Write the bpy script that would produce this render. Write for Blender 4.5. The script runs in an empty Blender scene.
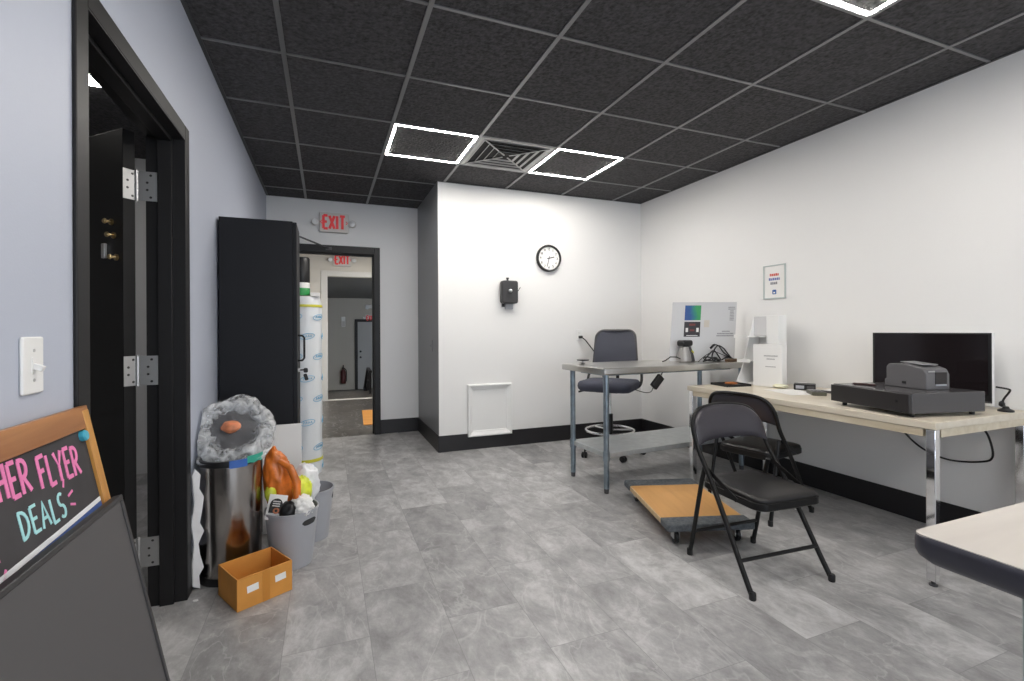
import bpy, bmesh, math, random
from mathutils import Vector, Matrix, noise
random.seed(7)
S = bpy.context.scene
COL = S.collection
PI = math.pi

# ------------------------------------------------------------------ camera
FPX, YAW, ROLL, EYE = 473.94, 0.3738, -0.0052, 1.129
cam_data = bpy.data.cameras.new('camera')
cam = bpy.data.objects.new('camera', cam_data)
COL.objects.link(cam)
cam_data.sensor_fit = 'HORIZONTAL'
cam_data.sensor_width = 36.0
cam_data.lens = FPX / 1024 * 36.0
cam_data.shift_y = (330.22 - 340.5) / 1024
cam_data.clip_start = 0.02
cy_, sy_ = math.cos(YAW), math.sin(YAW)
fw = Vector((sy_, cy_, 0)); rt = Vector((cy_, -sy_, 0)); up = Vector((0, 0, 1))
cr_, sr_ = math.cos(ROLL), math.sin(ROLL)
ix = rt * cr_ + up * sr_
iy = -rt * sr_ + up * cr_
m = Matrix((ix, iy, -fw)).transposed().to_4x4()
m.translation = Vector((0, 0, EYE))
cam.matrix_world = m
S.camera = cam

# ------------------------------------------------------------------ world and exposure
world = bpy.data.worlds.new('world'); S.world = world
world.use_nodes = True
bg = world.node_tree.nodes['Background']
bg.inputs[0].default_value = (0.80, 0.89, 1.0, 1)
bg.inputs[1].default_value = 5.0
S.view_settings.view_transform = 'Standard'
S.view_settings.look = 'None'
S.view_settings.gamma = 1.0
S.view_settings.use_curve_mapping = False
S.view_settings.exposure = 0.0
LED_POWER = 225.0
LED_COL = (1.0, 0.955, 0.895)

# ------------------------------------------------------------------ materials
def mat(name, col, rough=0.6, metal=0.0, spec=0.5, bump=0.0, bscale=60.0, var=0.0, vscale=4.0, coat=0.0, trans=0.0, emit=None, estr=0.0, aniso=None):
    M = bpy.data.materials.new(name); M.use_nodes = True
    nt = M.node_tree; b = nt.nodes['Principled BSDF']
    b.inputs['Base Color'].default_value = (*col, 1)
    b.inputs['Roughness'].default_value = rough
    b.inputs['Metallic'].default_value = metal
    b.inputs['Specular IOR Level'].default_value = spec
    b.inputs['Coat Weight'].default_value = coat
    b.inputs['Transmission Weight'].default_value = trans
    if emit:
        b.inputs['Emission Color'].default_value = (*emit, 1)
        b.inputs['Emission Strength'].default_value = estr
    if bump or var:
        tc = nt.nodes.new('ShaderNodeTexCoord')
    if bump:
        n = nt.nodes.new('ShaderNodeTexNoise'); n.inputs['Scale'].default_value = bscale; n.inputs['Detail'].default_value = 4
        nt.links.new(tc.outputs['Object'], n.inputs['Vector'])
        bp = nt.nodes.new('ShaderNodeBump'); bp.inputs['Strength'].default_value = bump; bp.inputs['Distance'].default_value = 0.01
        nt.links.new(n.outputs['Fac'], bp.inputs['Height'])
        nt.links.new(bp.outputs['Normal'], b.inputs['Normal'])
    if var:
        n2 = nt.nodes.new('ShaderNodeTexNoise'); n2.inputs['Scale'].default_value = vscale; n2.inputs['Detail'].default_value = 6
        nt.links.new(tc.outputs['Object'], n2.inputs['Vector'])
        r = nt.nodes.new('ShaderNodeValToRGB')
        r.color_ramp.elements[0].position = 0.3; r.color_ramp.elements[1].position = 0.7
        r.color_ramp.elements[0].color = (*[c * (1 - var) for c in col], 1)
        r.color_ramp.elements[1].color = (*[min(1, c * (1 + var)) for c in col], 1)
        nt.links.new(n2.outputs['Fac'], r.inputs['Fac'])
        nt.links.new(r.outputs['Color'], b.inputs['Base Color'])
    return M

def wood_mat(name, c1, c2, rough=0.45, stretch=(1, 12, 12), scale=3.0):
    M = bpy.data.materials.new(name); M.use_nodes = True
    nt = M.node_tree; b = nt.nodes['Principled BSDF']
    tc = nt.nodes.new('ShaderNodeTexCoord'); mp = nt.nodes.new('ShaderNodeMapping')
    mp.inputs['Scale'].default_value = stretch
    n = nt.nodes.new('ShaderNodeTexNoise'); n.inputs['Scale'].default_value = scale; n.inputs['Detail'].default_value = 6; n.inputs['Distortion'].default_value = 0.6
    r = nt.nodes.new('ShaderNodeValToRGB')
    r.color_ramp.elements[0].position = 0.32; r.color_ramp.elements[1].position = 0.68
    r.color_ramp.elements[0].color = (*c1, 1); r.color_ramp.elements[1].color = (*c2, 1)
    nt.links.new(tc.outputs['Object'], mp.inputs['Vector']); nt.links.new(mp.outputs['Vector'], n.inputs['Vector'])
    nt.links.new(n.outputs['Fac'], r.inputs['Fac']); nt.links.new(r.outputs['Color'], b.inputs['Base Color'])
    b.inputs['Roughness'].default_value = rough
    return M

def floor_mat(name, c_dark, c_mid, c_light, wid=0.61, row=0.295, x0=0.146, y0=1.52, mortar=(0.13, 0.13, 0.13), rough=0.33):
    M = bpy.data.materials.new(name); M.use_nodes = True
    nt = M.node_tree; L = nt.links; b = nt.nodes['Principled BSDF']
    tc = nt.nodes.new('ShaderNodeTexCoord')
    sp = nt.nodes.new('ShaderNodeSeparateXYZ'); L.new(tc.outputs['Object'], sp.inputs[0])
    cb = nt.nodes.new('ShaderNodeCombineXYZ')
    def add(src, k):
        a = nt.nodes.new('ShaderNodeMath'); a.operation = 'ADD'; L.new(src, a.inputs[0]); a.inputs[1].default_value = k; return a.outputs[0]
    L.new(add(sp.outputs['Y'], 10 * wid - y0 + wid / 2), cb.inputs['X'])
    L.new(add(sp.outputs['X'], 20 * row - x0), cb.inputs['Y'])
    def brick(c1, c2, mo, ms):
        k = nt.nodes.new('ShaderNodeTexBrick')
        k.offset = 0.5; k.inputs['Scale'].default_value = 1.0
        k.inputs['Brick Width'].default_value = wid; k.inputs['Row Height'].default_value = row
        k.inputs['Mortar Size'].default_value = ms; k.inputs['Mortar Smooth'].default_value = 0.1; k.inputs['Bias'].default_value = 0.0
        k.inputs['Color1'].default_value = (*c1, 1); k.inputs['Color2'].default_value = (*c2, 1); k.inputs['Mortar'].default_value = (*mo, 1)
        L.new(cb.outputs[0], k.inputs['Vector']); return k
    bk = brick((0, 0, 0), (1, 1, 1), (0.5, 0.5, 0.5), 0.0)
    # each tile shows its own piece of the pattern
    vm = nt.nodes.new('ShaderNodeVectorMath'); vm.operation = 'MULTIPLY'; L.new(bk.outputs['Color'], vm.inputs[0]); vm.inputs[1].default_value = (17, 31, 23)
    va = nt.nodes.new('ShaderNodeVectorMath'); va.operation = 'ADD'; L.new(tc.outputs['Object'], va.inputs[0]); L.new(vm.outputs[0], va.inputs[1])
    mp = nt.nodes.new('ShaderNodeMapping'); mp.inputs['Rotation'].default_value = (0, 0, 0.6); mp.inputs['Scale'].default_value = (1.6, 1.0, 1)
    L.new(va.outputs[0], mp.inputs['Vector'])
    n = nt.nodes.new('ShaderNodeTexNoise'); n.inputs['Scale'].default_value = 5.0; n.inputs['Detail'].default_value = 12; n.inputs['Roughness'].default_value = 0.74; n.inputs['Distortion'].default_value = 0.25
    L.new(mp.outputs[0], n.inputs['Vector'])
    r = nt.nodes.new('ShaderNodeValToRGB')
    e = r.color_ramp.elements
    e[0].position = 0.30; e[0].color = (*c_dark, 1); e[1].position = 0.71; e[1].color = (*c_light, 1)
    q = e.new(0.5); q.color = (*c_mid, 1)
    # tile to tile tone
    ad = nt.nodes.new('ShaderNodeMath'); ad.operation = 'MULTIPLY_ADD'; ad.inputs[1].default_value = 0.17
    L.new(bk.outputs['Color'], ad.inputs[0]); 
    sb = nt.nodes.new('ShaderNodeMath'); sb.operation = 'SUBTRACT'; sb.inputs[1].default_value = 0.095; L.new(n.outputs['Fac'], sb.inputs[0])
    L.new(sb.outputs[0], ad.inputs[2]); L.new(ad.outputs[0], r.inputs['Fac'])
    # veins
    v = nt.nodes.new('ShaderNodeTexNoise'); v.inputs['Scale'].default_value = 2.0; v.inputs['Detail'].default_value = 5; v.inputs['Distortion'].default_value = 1.2
    L.new(mp.outputs[0], v.inputs['Vector'])
    vr = nt.nodes.new('ShaderNodeValToRGB'); ve = vr.color_ramp.elements
    ve[0].position = 0.487; ve[0].color = (0, 0, 0, 1); ve[1].position = 0.513; ve[1].color = (0, 0, 0, 1)
    k = ve.new(0.5); k.color = (0.30, 0.30, 0.30, 1)
    L.new(v.outputs['Fac'], vr.inputs['Fac'])
    mx = nt.nodes.new('ShaderNodeMix'); mx.data_type = 'RGBA'; L.new(vr.outputs['Color'], mx.inputs[0]); L.new(r.outputs['Color'], mx.inputs[6])
    mx.inputs[7].default_value = (0.60, 0.60, 0.60, 1)
    j = brick((1, 1, 1), (1, 1, 1), (0.35, 0.35, 0.35), 0.0013)
    m2 = nt.nodes.new('ShaderNodeMix'); m2.data_type = 'RGBA'; L.new(j.outputs['Color'], m2.inputs[0]); m2.inputs[6].default_value = (*mortar, 1); L.new(mx.outputs[2], m2.inputs[7])
    L.new(m2.outputs[2], b.inputs['Base Color'])
    b.inputs['Roughness'].default_value = rough
    b.inputs['Specular IOR Level'].default_value = 0.4
    bp = nt.nodes.new('ShaderNodeBump'); bp.inputs['Strength'].default_value = 0.12; bp.inputs['Distance'].default_value = 0.004
    L.new(n.outputs['Fac'], bp.inputs['Height']); L.new(bp.outputs[0], b.inputs['Normal'])
    return M

def emit_mat(name, col, s):
    M = bpy.data.materials.new(name); M.use_nodes = True
    nt = M.node_tree; nt.nodes.remove(nt.nodes['Principled BSDF'])
    e = nt.nodes.new('ShaderNodeEmission'); e.inputs[0].default_value = (*col, 1); e.inputs[1].default_value = s
    nt.links.new(e.outputs[0], nt.nodes['Material Output'].inputs[0]); return M

def film_mat(name, col, clear=0.6, rough=0.15, sc=14, dist=1.5, spread=0.5):
    M = bpy.data.materials.new(name); M.use_nodes = True
    nt = M.node_tree; b = nt.nodes['Principled BSDF']; L = nt.links
    b.inputs['Base Color'].default_value = (*col, 1); b.inputs['Roughness'].default_value = rough
    t = nt.nodes.new('ShaderNodeBsdfTransparent'); t.inputs[0].default_value = (0.93, 0.94, 0.95, 1)
    tc = nt.nodes.new('ShaderNodeTexCoord')
    n = nt.nodes.new('ShaderNodeTexNoise'); n.inputs['Scale'].default_value = sc; n.inputs['Detail'].default_value = 5; n.inputs['Distortion'].default_value = dist
    L.new(tc.outputs['Object'], n.inputs['Vector'])
    r = nt.nodes.new('ShaderNodeMapRange'); r.inputs[1].default_value = 0.35; r.inputs[2].default_value = 0.65
    r.inputs[3].default_value = min(1, clear + 0.22); r.inputs[4].default_value = max(0, clear - spread)
    L.new(n.outputs['Fac'], r.inputs[0])
    mx = nt.nodes.new('ShaderNodeMixShader'); L.new(r.outputs[0], mx.inputs[0]); L.new(b.outputs[0], mx.inputs[1]); L.new(t.outputs[0], mx.inputs[2])
    bp = nt.nodes.new('ShaderNodeBump'); bp.inputs['Strength'].default_value = 0.7; bp.inputs['Distance'].default_value = 0.02
    L.new(n.outputs['Fac'], bp.inputs['Height']); L.new(bp.outputs[0], b.inputs['Normal'])
    L.new(mx.outputs[0], nt.nodes['Material Output'].inputs[0]); return M

def ramp_mat(name, stops, axis='Z', lo=0, hi=1, rough=0.4, scale=0.0):
    """colour print: a ramp along one object axis, optionally warped by noise"""
    M = bpy.data.materials.new(name); M.use_nodes = True
    nt = M.node_tree; b = nt.nodes['Principled BSDF']; L = nt.links
    tc = nt.nodes.new('ShaderNodeTexCoord'); sp = nt.nodes.new('ShaderNodeSeparateXYZ'); L.new(tc.outputs['Object'], sp.inputs[0])
    mr = nt.nodes.new('ShaderNodeMapRange'); mr.inputs[1].default_value = lo; mr.inputs[2].default_value = hi; L.new(sp.outputs[axis], mr.inputs[0])
    fac = mr.outputs[0]
    if scale:
        n = nt.nodes.new('ShaderNodeTexNoise'); n.inputs['Scale'].default_value = scale; n.inputs['Detail'].default_value = 3; L.new(tc.outputs['Object'], n.inputs['Vector'])
        a = nt.nodes.new('ShaderNodeMath'); a.operation = 'MULTIPLY_ADD'; a.inputs[1].default_value = 1.2; L.new(n.outputs['Fac'], a.inputs[0])
        s2 = nt.nodes.new('ShaderNodeMath'); s2.operation = 'SUBTRACT'; s2.inputs[1].default_value = 0.6; L.new(fac, s2.inputs[0]); L.new(s2.outputs[0], a.inputs[2]); fac = a.outputs[0]
    r = nt.nodes.new('ShaderNodeValToRGB'); el = r.color_ramp.elements
    el[0].position = stops[0][0]; el[0].color = (*stops[0][1], 1); el[1].position = stops[-1][0]; el[1].color = (*stops[-1][1], 1)
    for p, c in stops[1:-1]:
        q = el.new(p); q.color = (*c, 1)
    L.new(fac, r.inputs[0]); L.new(r.outputs[0], b.inputs['Base Color']); b.inputs['Roughness'].default_value = rough
    return M

WHITE_WALL = mat('white_wall_paint', (0.80, 0.795, 0.785), 0.55, bump=0.05, bscale=220)
BLUE_WALL = mat('pale_blue_grey_wall_paint', (0.45, 0.483, 0.57), 0.5, bump=0.05, bscale=220)
GREY_WALL = mat('light_grey_wall_paint', (0.74, 0.74, 0.75), 0.5, bump=0.05, bscale=220)
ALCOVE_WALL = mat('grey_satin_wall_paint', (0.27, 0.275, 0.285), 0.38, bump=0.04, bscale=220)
CREAM_WALL = mat('cream_wall_paint', (0.70, 0.67, 0.61), 0.6)
BASE_BLK = mat('black_vinyl_baseboard', (0.012, 0.011, 0.013), 0.45)
FRAME_BLK = mat('black_painted_steel', (0.012, 0.0115, 0.0125), 0.45, spec=0.32)
LEAF_BLK = mat('black_painted_door', (0.009, 0.0088, 0.0095), 0.45, spec=0.3)
CAB_BLK = mat('black_powder_coat', (0.006, 0.0065, 0.009), 0.5, spec=0.25, bump=0.03, bscale=300)
TILE_BLK = mat('black_acoustic_tile', (0.052, 0.050, 0.053), 0.9, bump=1.0, bscale=60, var=0.55, vscale=48)
GRID_BLK = mat('dark_grey_ceiling_grid_metal', (0.24, 0.24, 0.245), 0.35, 0.6)
FLOOR = floor_mat('grey_marble_look_vinyl_tile', (0.215, 0.213, 0.215), (0.35, 0.347, 0.349), (0.57, 0.568, 0.57), mortar=(0.20, 0.20, 0.20))
FLOOR_DK = floor_mat('dark_vinyl_plank', (0.05, 0.045, 0.042), (0.085, 0.078, 0.072), (0.13, 0.12, 0.11), wid=0.9, row=0.18)
CEIL_BRN = mat('brown_ceiling_board', (0.16, 0.11, 0.07), 0.7, var=0.3, vscale=8)
LED = emit_mat('led_glow', LED_COL, LED_POWER)
FILL_HALL = emit_mat('far_room_fill_glow', (1.0, 0.93, 0.82), 20.0)
FILL_CORRIDOR = emit_mat('corridor_fill_glow', (1.0, 0.95, 0.87), 42.0)
LED3 = emit_mat('side_room_lamp_glow', LED_COL, 26.0)
VENT_GRY = mat('grey_vent_metal', (0.42, 0.42, 0.42), 0.4, 0.5)
DARK_VOID = mat('dark_duct_shade', (0.008, 0.008, 0.008), 0.8)
CHROME = mat('polished_chrome', (0.82, 0.82, 0.83), 0.08, 1.0)
STEEL = mat('brushed_stainless', (0.56, 0.55, 0.53), 0.28, 1.0, bump=0.03, bscale=150)
STEEL_CAN = mat('dark_stainless_can', (0.42, 0.40, 0.385), 0.22, 1.0, bump=0.05, bscale=18)
GALV = mat('galvanized_steel', (0.30, 0.36, 0.41), 0.34, 0.9, var=0.25, vscale=14)
SHELF_GALV = mat('galvanized_sheet', (0.62, 0.65, 0.66), 0.38, 0.75, var=0.08, vscale=20)
SCREW = mat('dark_screw', (0.10, 0.10, 0.10), 0.4, 1.0)
SATIN = mat('satin_nickel', (0.60, 0.60, 0.60), 0.42, 1.0)
BRASS = mat('aged_brass', (0.50, 0.38, 0.20), 0.3, 1.0)
PLASTIC_W = mat('white_plastic', (0.80, 0.80, 0.79), 0.35)
PLASTIC_K = mat('black_plastic', (0.011, 0.011, 0.012), 0.42, spec=0.4)
PLASTIC_DG = mat('dark_grey_plastic', (0.075, 0.073, 0.078), 0.45)
PLASTIC_G = mat('grey_plastic', (0.36, 0.37, 0.40), 0.42)
PLASTIC_IN = mat('grey_plastic_lining', (0.25, 0.26, 0.28), 0.6)
RED = mat('red_letters', (0.72, 0.045, 0.05), 0.4, emit=(1.0, 0.04, 0.05), estr=0.12)
SIGN_BODY = mat('sign_housing', (0.62, 0.60, 0.58), 0.45)
LENS = mat('lamp_lens', (0.80, 0.82, 0.83), 0.15)
CLOCK_FACE = mat('clock_face_paper', (0.84, 0.84, 0.82), 0.5)
INK = mat('black_ink', (0.02, 0.02, 0.02), 0.5)
INK_GREY = mat('grey_ink', (0.22, 0.22, 0.24), 0.6)
VINYL_SEAT = mat('black_vinyl_upholstery', (0.010, 0.0095, 0.0105), 0.36, spec=0.4, bump=0.05, bscale=240)
VINYL_BACK = mat('charcoal_vinyl_upholstery', (0.030, 0.027, 0.035), 0.38, bump=0.05, bscale=240)
TUBE_BLK = mat('black_enamel_tube', (0.006, 0.006, 0.0065), 0.35, spec=0.32)
FABRIC_BLU = mat('slate_blue_seat_fabric', (0.062, 0.066, 0.092), 0.85, bump=0.3, bscale=300)
MESH_BLU = mat('slate_mesh_fabric', (0.070, 0.073, 0.095), 0.7, bump=0.5, bscale=400)
LAMINATE = wood_mat('cream_laminate', (0.62, 0.55, 0.44), (0.70, 0.64, 0.53), 0.3, (8, 1, 8), 2.0)
LAM_EDGE = wood_mat('tan_laminate_edge', (0.55, 0.47, 0.34), (0.66, 0.59, 0.46), 0.35, (8, 1, 8), 3.0)
LAM_PALE = wood_mat('pale_grey_laminate', (0.47, 0.435, 0.40), (0.53, 0.495, 0.455), 0.35, (1, 6, 6), 2.0)
BAND_NAVY = mat('dark_edge_banding', (0.045, 0.045, 0.060), 0.4)
MAPLE = wood_mat('birch_plywood_face', (0.60, 0.31, 0.10), (0.70, 0.38, 0.13), 0.4, (10, 1, 10), 1.5)
CARPET = mat('grey_carpet', (0.135, 0.15, 0.165), 0.95, bump=1.0, bscale=260, var=0.3, vscale=60)
CARD = mat('brown_cardboard', (0.62, 0.27, 0.05), 0.7, var=0.08, vscale=10)
CARD_IN = mat('brown_cardboard_inside', (0.50, 0.20, 0.035), 0.75)
TAPE = mat('brown_parcel_tape', (0.54, 0.22, 0.035), 0.3)
PAPER = mat('white_paper', (0.80, 0.79, 0.77), 0.7)
PAPER_Y = mat('cream_yellow_paper', (0.74, 0.73, 0.56), 0.7)
FOAM = mat('white_foam', (0.74, 0.74, 0.75), 0.7, bump=0.3, bscale=40)
BOARD_W = mat('pale_grey_board', (0.60, 0.60, 0.61), 0.4)
BAG = film_mat('clear_plastic_bag', (0.80, 0.81, 0.82), 0.62, 0.12, 17, 1.6, 0.34)
BAG_CLEAR = film_mat('thin_clear_film', (0.75, 0.76, 0.78), 0.97, 0.1, 20, 1.0, 0.12)
BAG_W = mat('white_plastic_bag', (0.74, 0.75, 0.77), 0.35, bump=0.4, bscale=30)
ORANGE = mat('orange_plastic_bag', (0.62, 0.16, 0.02), 0.35, var=0.5, vscale=10, bump=0.3, bscale=25)
LIME = mat('lime_plastic_wrap', (0.62, 0.68, 0.05), 0.35, var=0.35, vscale=14)
WAD = mat('salmon_orange_wrapper', (0.55, 0.19, 0.09), 0.4, var=0.45, vscale=22, bump=0.4, bscale=40)
FILM_W = mat('white_wrapping_film', (0.70, 0.72, 0.74), 0.3, bump=0.35, bscale=14)
LOGO_BLU = mat('light_blue_print', (0.16, 0.42, 0.62), 0.4)
YELLOW = mat('yellow_tape', (0.58, 0.55, 0.05), 0.4)
GREEN = mat('green_print', (0.03, 0.28, 0.07), 0.4)
TEAL = mat('teal_blue_plastic', (0.05, 0.36, 0.50), 0.4)
OAK = wood_mat('honey_oak_frame', (0.27, 0.10, 0.03), (0.44, 0.20, 0.07), 0.35, (10, 1, 10), 2.5)
OAK_V = wood_mat('honey_oak_stile', (0.38, 0.16, 0.03), (0.58, 0.29, 0.07), 0.35, (10, 10, 1), 2.5)
CHALK = mat('chalkboard_black', (0.042, 0.039, 0.042), 0.75, var=0.3, vscale=7)
PINK = mat('pink_chalk', (0.80, 0.22, 0.46), 0.9)
AQUA = mat('aqua_chalk', (0.40, 0.72, 0.74), 0.9)
WCHALK = mat('white_chalk', (0.76, 0.77, 0.80), 0.9)
BLUECHALK = mat('blue_chalk', (0.06, 0.11, 0.32), 0.9)
SIGN_GREY = mat('matte_charcoal_panel', (0.078, 0.075, 0.077), 0.55)
SIGN_EDGE = mat('charcoal_panel_edge', (0.035, 0.034, 0.036), 0.45)
SCREEN = mat('glossy_black_screen', (0.012, 0.009, 0.010), 0.12)
FIRE_RED = mat('extinguisher_red', (0.09, 0.015, 0.015), 0.4)
LINT_STRIPE = mat('blue_green_tag', (0.05, 0.28, 0.40), 0.4)

# ------------------------------------------------------------------ mesh helpers
def T(x=0, y=0, z=0): return Matrix.Translation((x, y, z))
def RX(a): return Matrix.Rotation(a, 4, 'X')
def RY(a): return Matrix.Rotation(a, 4, 'Y')
def RZ(a): return Matrix.Rotation(a, 4, 'Z')
I4 = Matrix.Identity(4)

class MB:
    def __init__(s): s.bm = bmesh.new()
    def box(s, x0, x1, y0, y1, z0, z1, M=I4):
        v = [s.bm.verts.new(M @ Vector(p)) for p in [(x0,y0,z0),(x1,y0,z0),(x1,y1,z0),(x0,y1,z0),(x0,y0,z1),(x1,y0,z1),(x1,y1,z1),(x0,y1,z1)]]
        for f in [(0,3,2,1),(4,5,6,7),(0,1,5,4),(1,2,6,5),(2,3,7,6),(3,0,4,7)]: s.bm.faces.new([v[i] for i in f])
        return s
    def prism(s, poly, h0, h1, M=I4):
        """poly in xy extruded along z"""
        a = [s.bm.verts.new(M @ Vector((p[0], p[1], h0))) for p in poly]
        b = [s.bm.verts.new(M @ Vector((p[0], p[1], h1))) for p in poly]
        n = len(poly)
        s.bm.faces.new(list(reversed(a))); s.bm.faces.new(b)
        for i in range(n): s.bm.faces.new([a[i], a[(i+1) % n], b[(i+1) % n], b[i]])
        return s
    def loft(s, rings, caps=True, closed=True, M=I4):
        vs = [[s.bm.verts.new(M @ Vector(p)) for p in r] for r in rings]
        n = len(vs[0])
        for a, b in zip(vs, vs[1:]):
            for i in range(n if closed else n - 1):
                s.bm.faces.new([a[i], a[(i+1) % n], b[(i+1) % n], b[i]])
        if caps:
            s.bm.faces.new(list(reversed(vs[0]))); s.bm.faces.new(vs[-1])
        return s
    def lathe(s, prof, n=32, M=I4, caps=True):
        return s.loft([[(r*math.cos(2*PI*i/n), r*math.sin(2*PI*i/n), z) for i in range(n)] for r, z in prof], caps, True, M)
    def tube(s, pts, r, n=10, closed=False, M=I4, caps=True):
        pts = [Vector(p) for p in pts]; rr = r if isinstance(r, (list, tuple)) else [r]*len(pts)
        N = len(pts); rings = []; ref = None
        for i, p in enumerate(pts):
            if closed: d = pts[(i+1) % N] - pts[i-1]
            else: d = pts[min(i+1, N-1)] - pts[max(i-1, 0)]
            d.normalize()
            if ref is None:
                ref = Vector((0,0,1)) if abs(d.z) < 0.9 else Vector((1,0,0))
            u = ref - d*ref.dot(d); u.normalize(); ref = u; w = d.cross(u)
            rings.append([p + (u*math.cos(2*PI*k/n) + w*math.sin(2*PI*k/n))*rr[i] for k in range(n)])
        if closed: rings.append(rings[0]); caps = False
        return s.loft(rings, caps, True, M)
    def bar(s, a, b, w, h, M=I4, upv=(0,0,1)):
        a = Vector(a); b = Vector(b); d = (b-a); L = d.length; d.normalize(); u = Vector(upv); u = u - d*u.dot(d); u.normalize(); v = d.cross(u)
        R = Matrix((d, v, u)).transposed().to_4x4(); R.translation = a
        return s.box(0, L, -w/2, w/2, -h/2, h/2, M @ R)
    def ribbon(s, pts, w, t, M=I4):
        """flat stroke in xy, thickness t in z"""
        P = [Vector((p[0], p[1])) for p in pts]; L = []; Rr = []
        for i, p in enumerate(P):
            d = P[min(i+1, len(P)-1)] - P[max(i-1, 0)]; d.normalize(); nrm = Vector((-d.y, d.x))*w/2
            L.append(p + nrm); Rr.append(p - nrm)
        ring = lambda i: [(L[i].x, L[i].y, 0), (L[i].x, L[i].y, t), (Rr[i].x, Rr[i].y, t), (Rr[i].x, Rr[i].y, 0)]
        return s.loft([ring(i) for i in range(len(P))], True, True, M)
    def blob(s, r, M=I4, sub=3, amp=0.2, freq=3.0, seed=0.0, ridge=False):
        b2 = bmesh.new(); bmesh.ops.create_icosphere(b2, subdivisions=sub, radius=1)
        mp = {}
        for v in b2.verts:
            q = v.co*freq + Vector((seed, seed*1.7, -seed))
            k = noise.noise(q); k2 = noise.noise(q*2.3)
            if ridge: k = 1 - 2*abs(k); k2 = 1 - 2*abs(k2)
            mp[v] = s.bm.verts.new(M @ Vector((v.co.x*r[0], v.co.y*r[1], v.co.z*r[2]) ) if False else M @ (Vector((v.co.x*r[0], v.co.y*r[1], v.co.z*r[2]))*(1 + amp*k + amp*0.5*k2)))
        for f in b2.faces: s.bm.faces.new([mp[v] for v in f.verts])
        b2.free(); return s
    def build(s, name, material, parent=None, bevel=0.0, seg=2, smooth=True, angle=38, M=None):
        bmesh.ops.recalc_face_normals(s.bm, faces=s.bm.faces)
        me = bpy.data.meshes.new(name); s.bm.to_mesh(me); s.bm.free()
        if smooth:
            for p in me.polygons: p.use_smooth = True
            me.set_sharp_from_angle(angle=math.radians(angle))
        me.materials.append(material)
        o = bpy.data.objects.new(name, me); COL.objects.link(o)
        if parent: o.parent = parent
        if M is not None: o.matrix_local = M
        if bevel:
            md = o.modifiers.new('bevel', 'BEVEL'); md.width = bevel; md.segments = seg; md.limit_method = 'ANGLE'; md.angle_limit = math.radians(40)
            md.harden_normals = False
        return o

def tag(o, label, cat, group=None):
    o['label'] = label; o['category'] = cat
    if group: o['group'] = group
    return o
def thing(name, label, cat, loc=(0,0,0), rz=0.0, group=None):
    o = bpy.data.objects.new(name, None); COL.objects.link(o)
    o.empty_display_size = 0.05
    o.location = loc; o.rotation_euler = (0, 0, rz)
    return tag(o, label, cat, group)
def struct(o): o['kind'] = 'structure'; return o
def struct_root(name, loc=(0,0,0), rz=0.0):
    o = bpy.data.objects.new(name, None); COL.objects.link(o); o.location = loc; o.rotation_euler = (0,0,rz); o['kind'] = 'structure'; o.empty_display_size = 0.05
    return o
def dup(root, loc, rz, label):
    r = root.copy(); COL.objects.link(r); r.location = loc; r.rotation_euler = (0,0,rz); r['label'] = label
    for ch in root.children:
        c = ch.copy(); COL.objects.link(c); c.parent = r
        for g in ch.children:
            d = g.copy(); COL.objects.link(d); d.parent = c
    return r
def arc(cx, cy, r, a0, a1, n=8, ry=None):
    ry = ry or r
    return [(cx + r*math.cos(math.radians(a0 + (a1-a0)*i/n)), cy + ry*math.sin(math.radians(a0 + (a1-a0)*i/n))) for i in range(n+1)]
def rrect(x0, x1, y0, y1, r, n=5):
    return arc(x1-r, y1-r, r, 0, 90, n) + arc(x0+r, y1-r, r, 90, 180, n) + arc(x0+r, y0+r, r, 180, 270, n) + arc(x1-r, y0+r, r, 270, 360, n)

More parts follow.
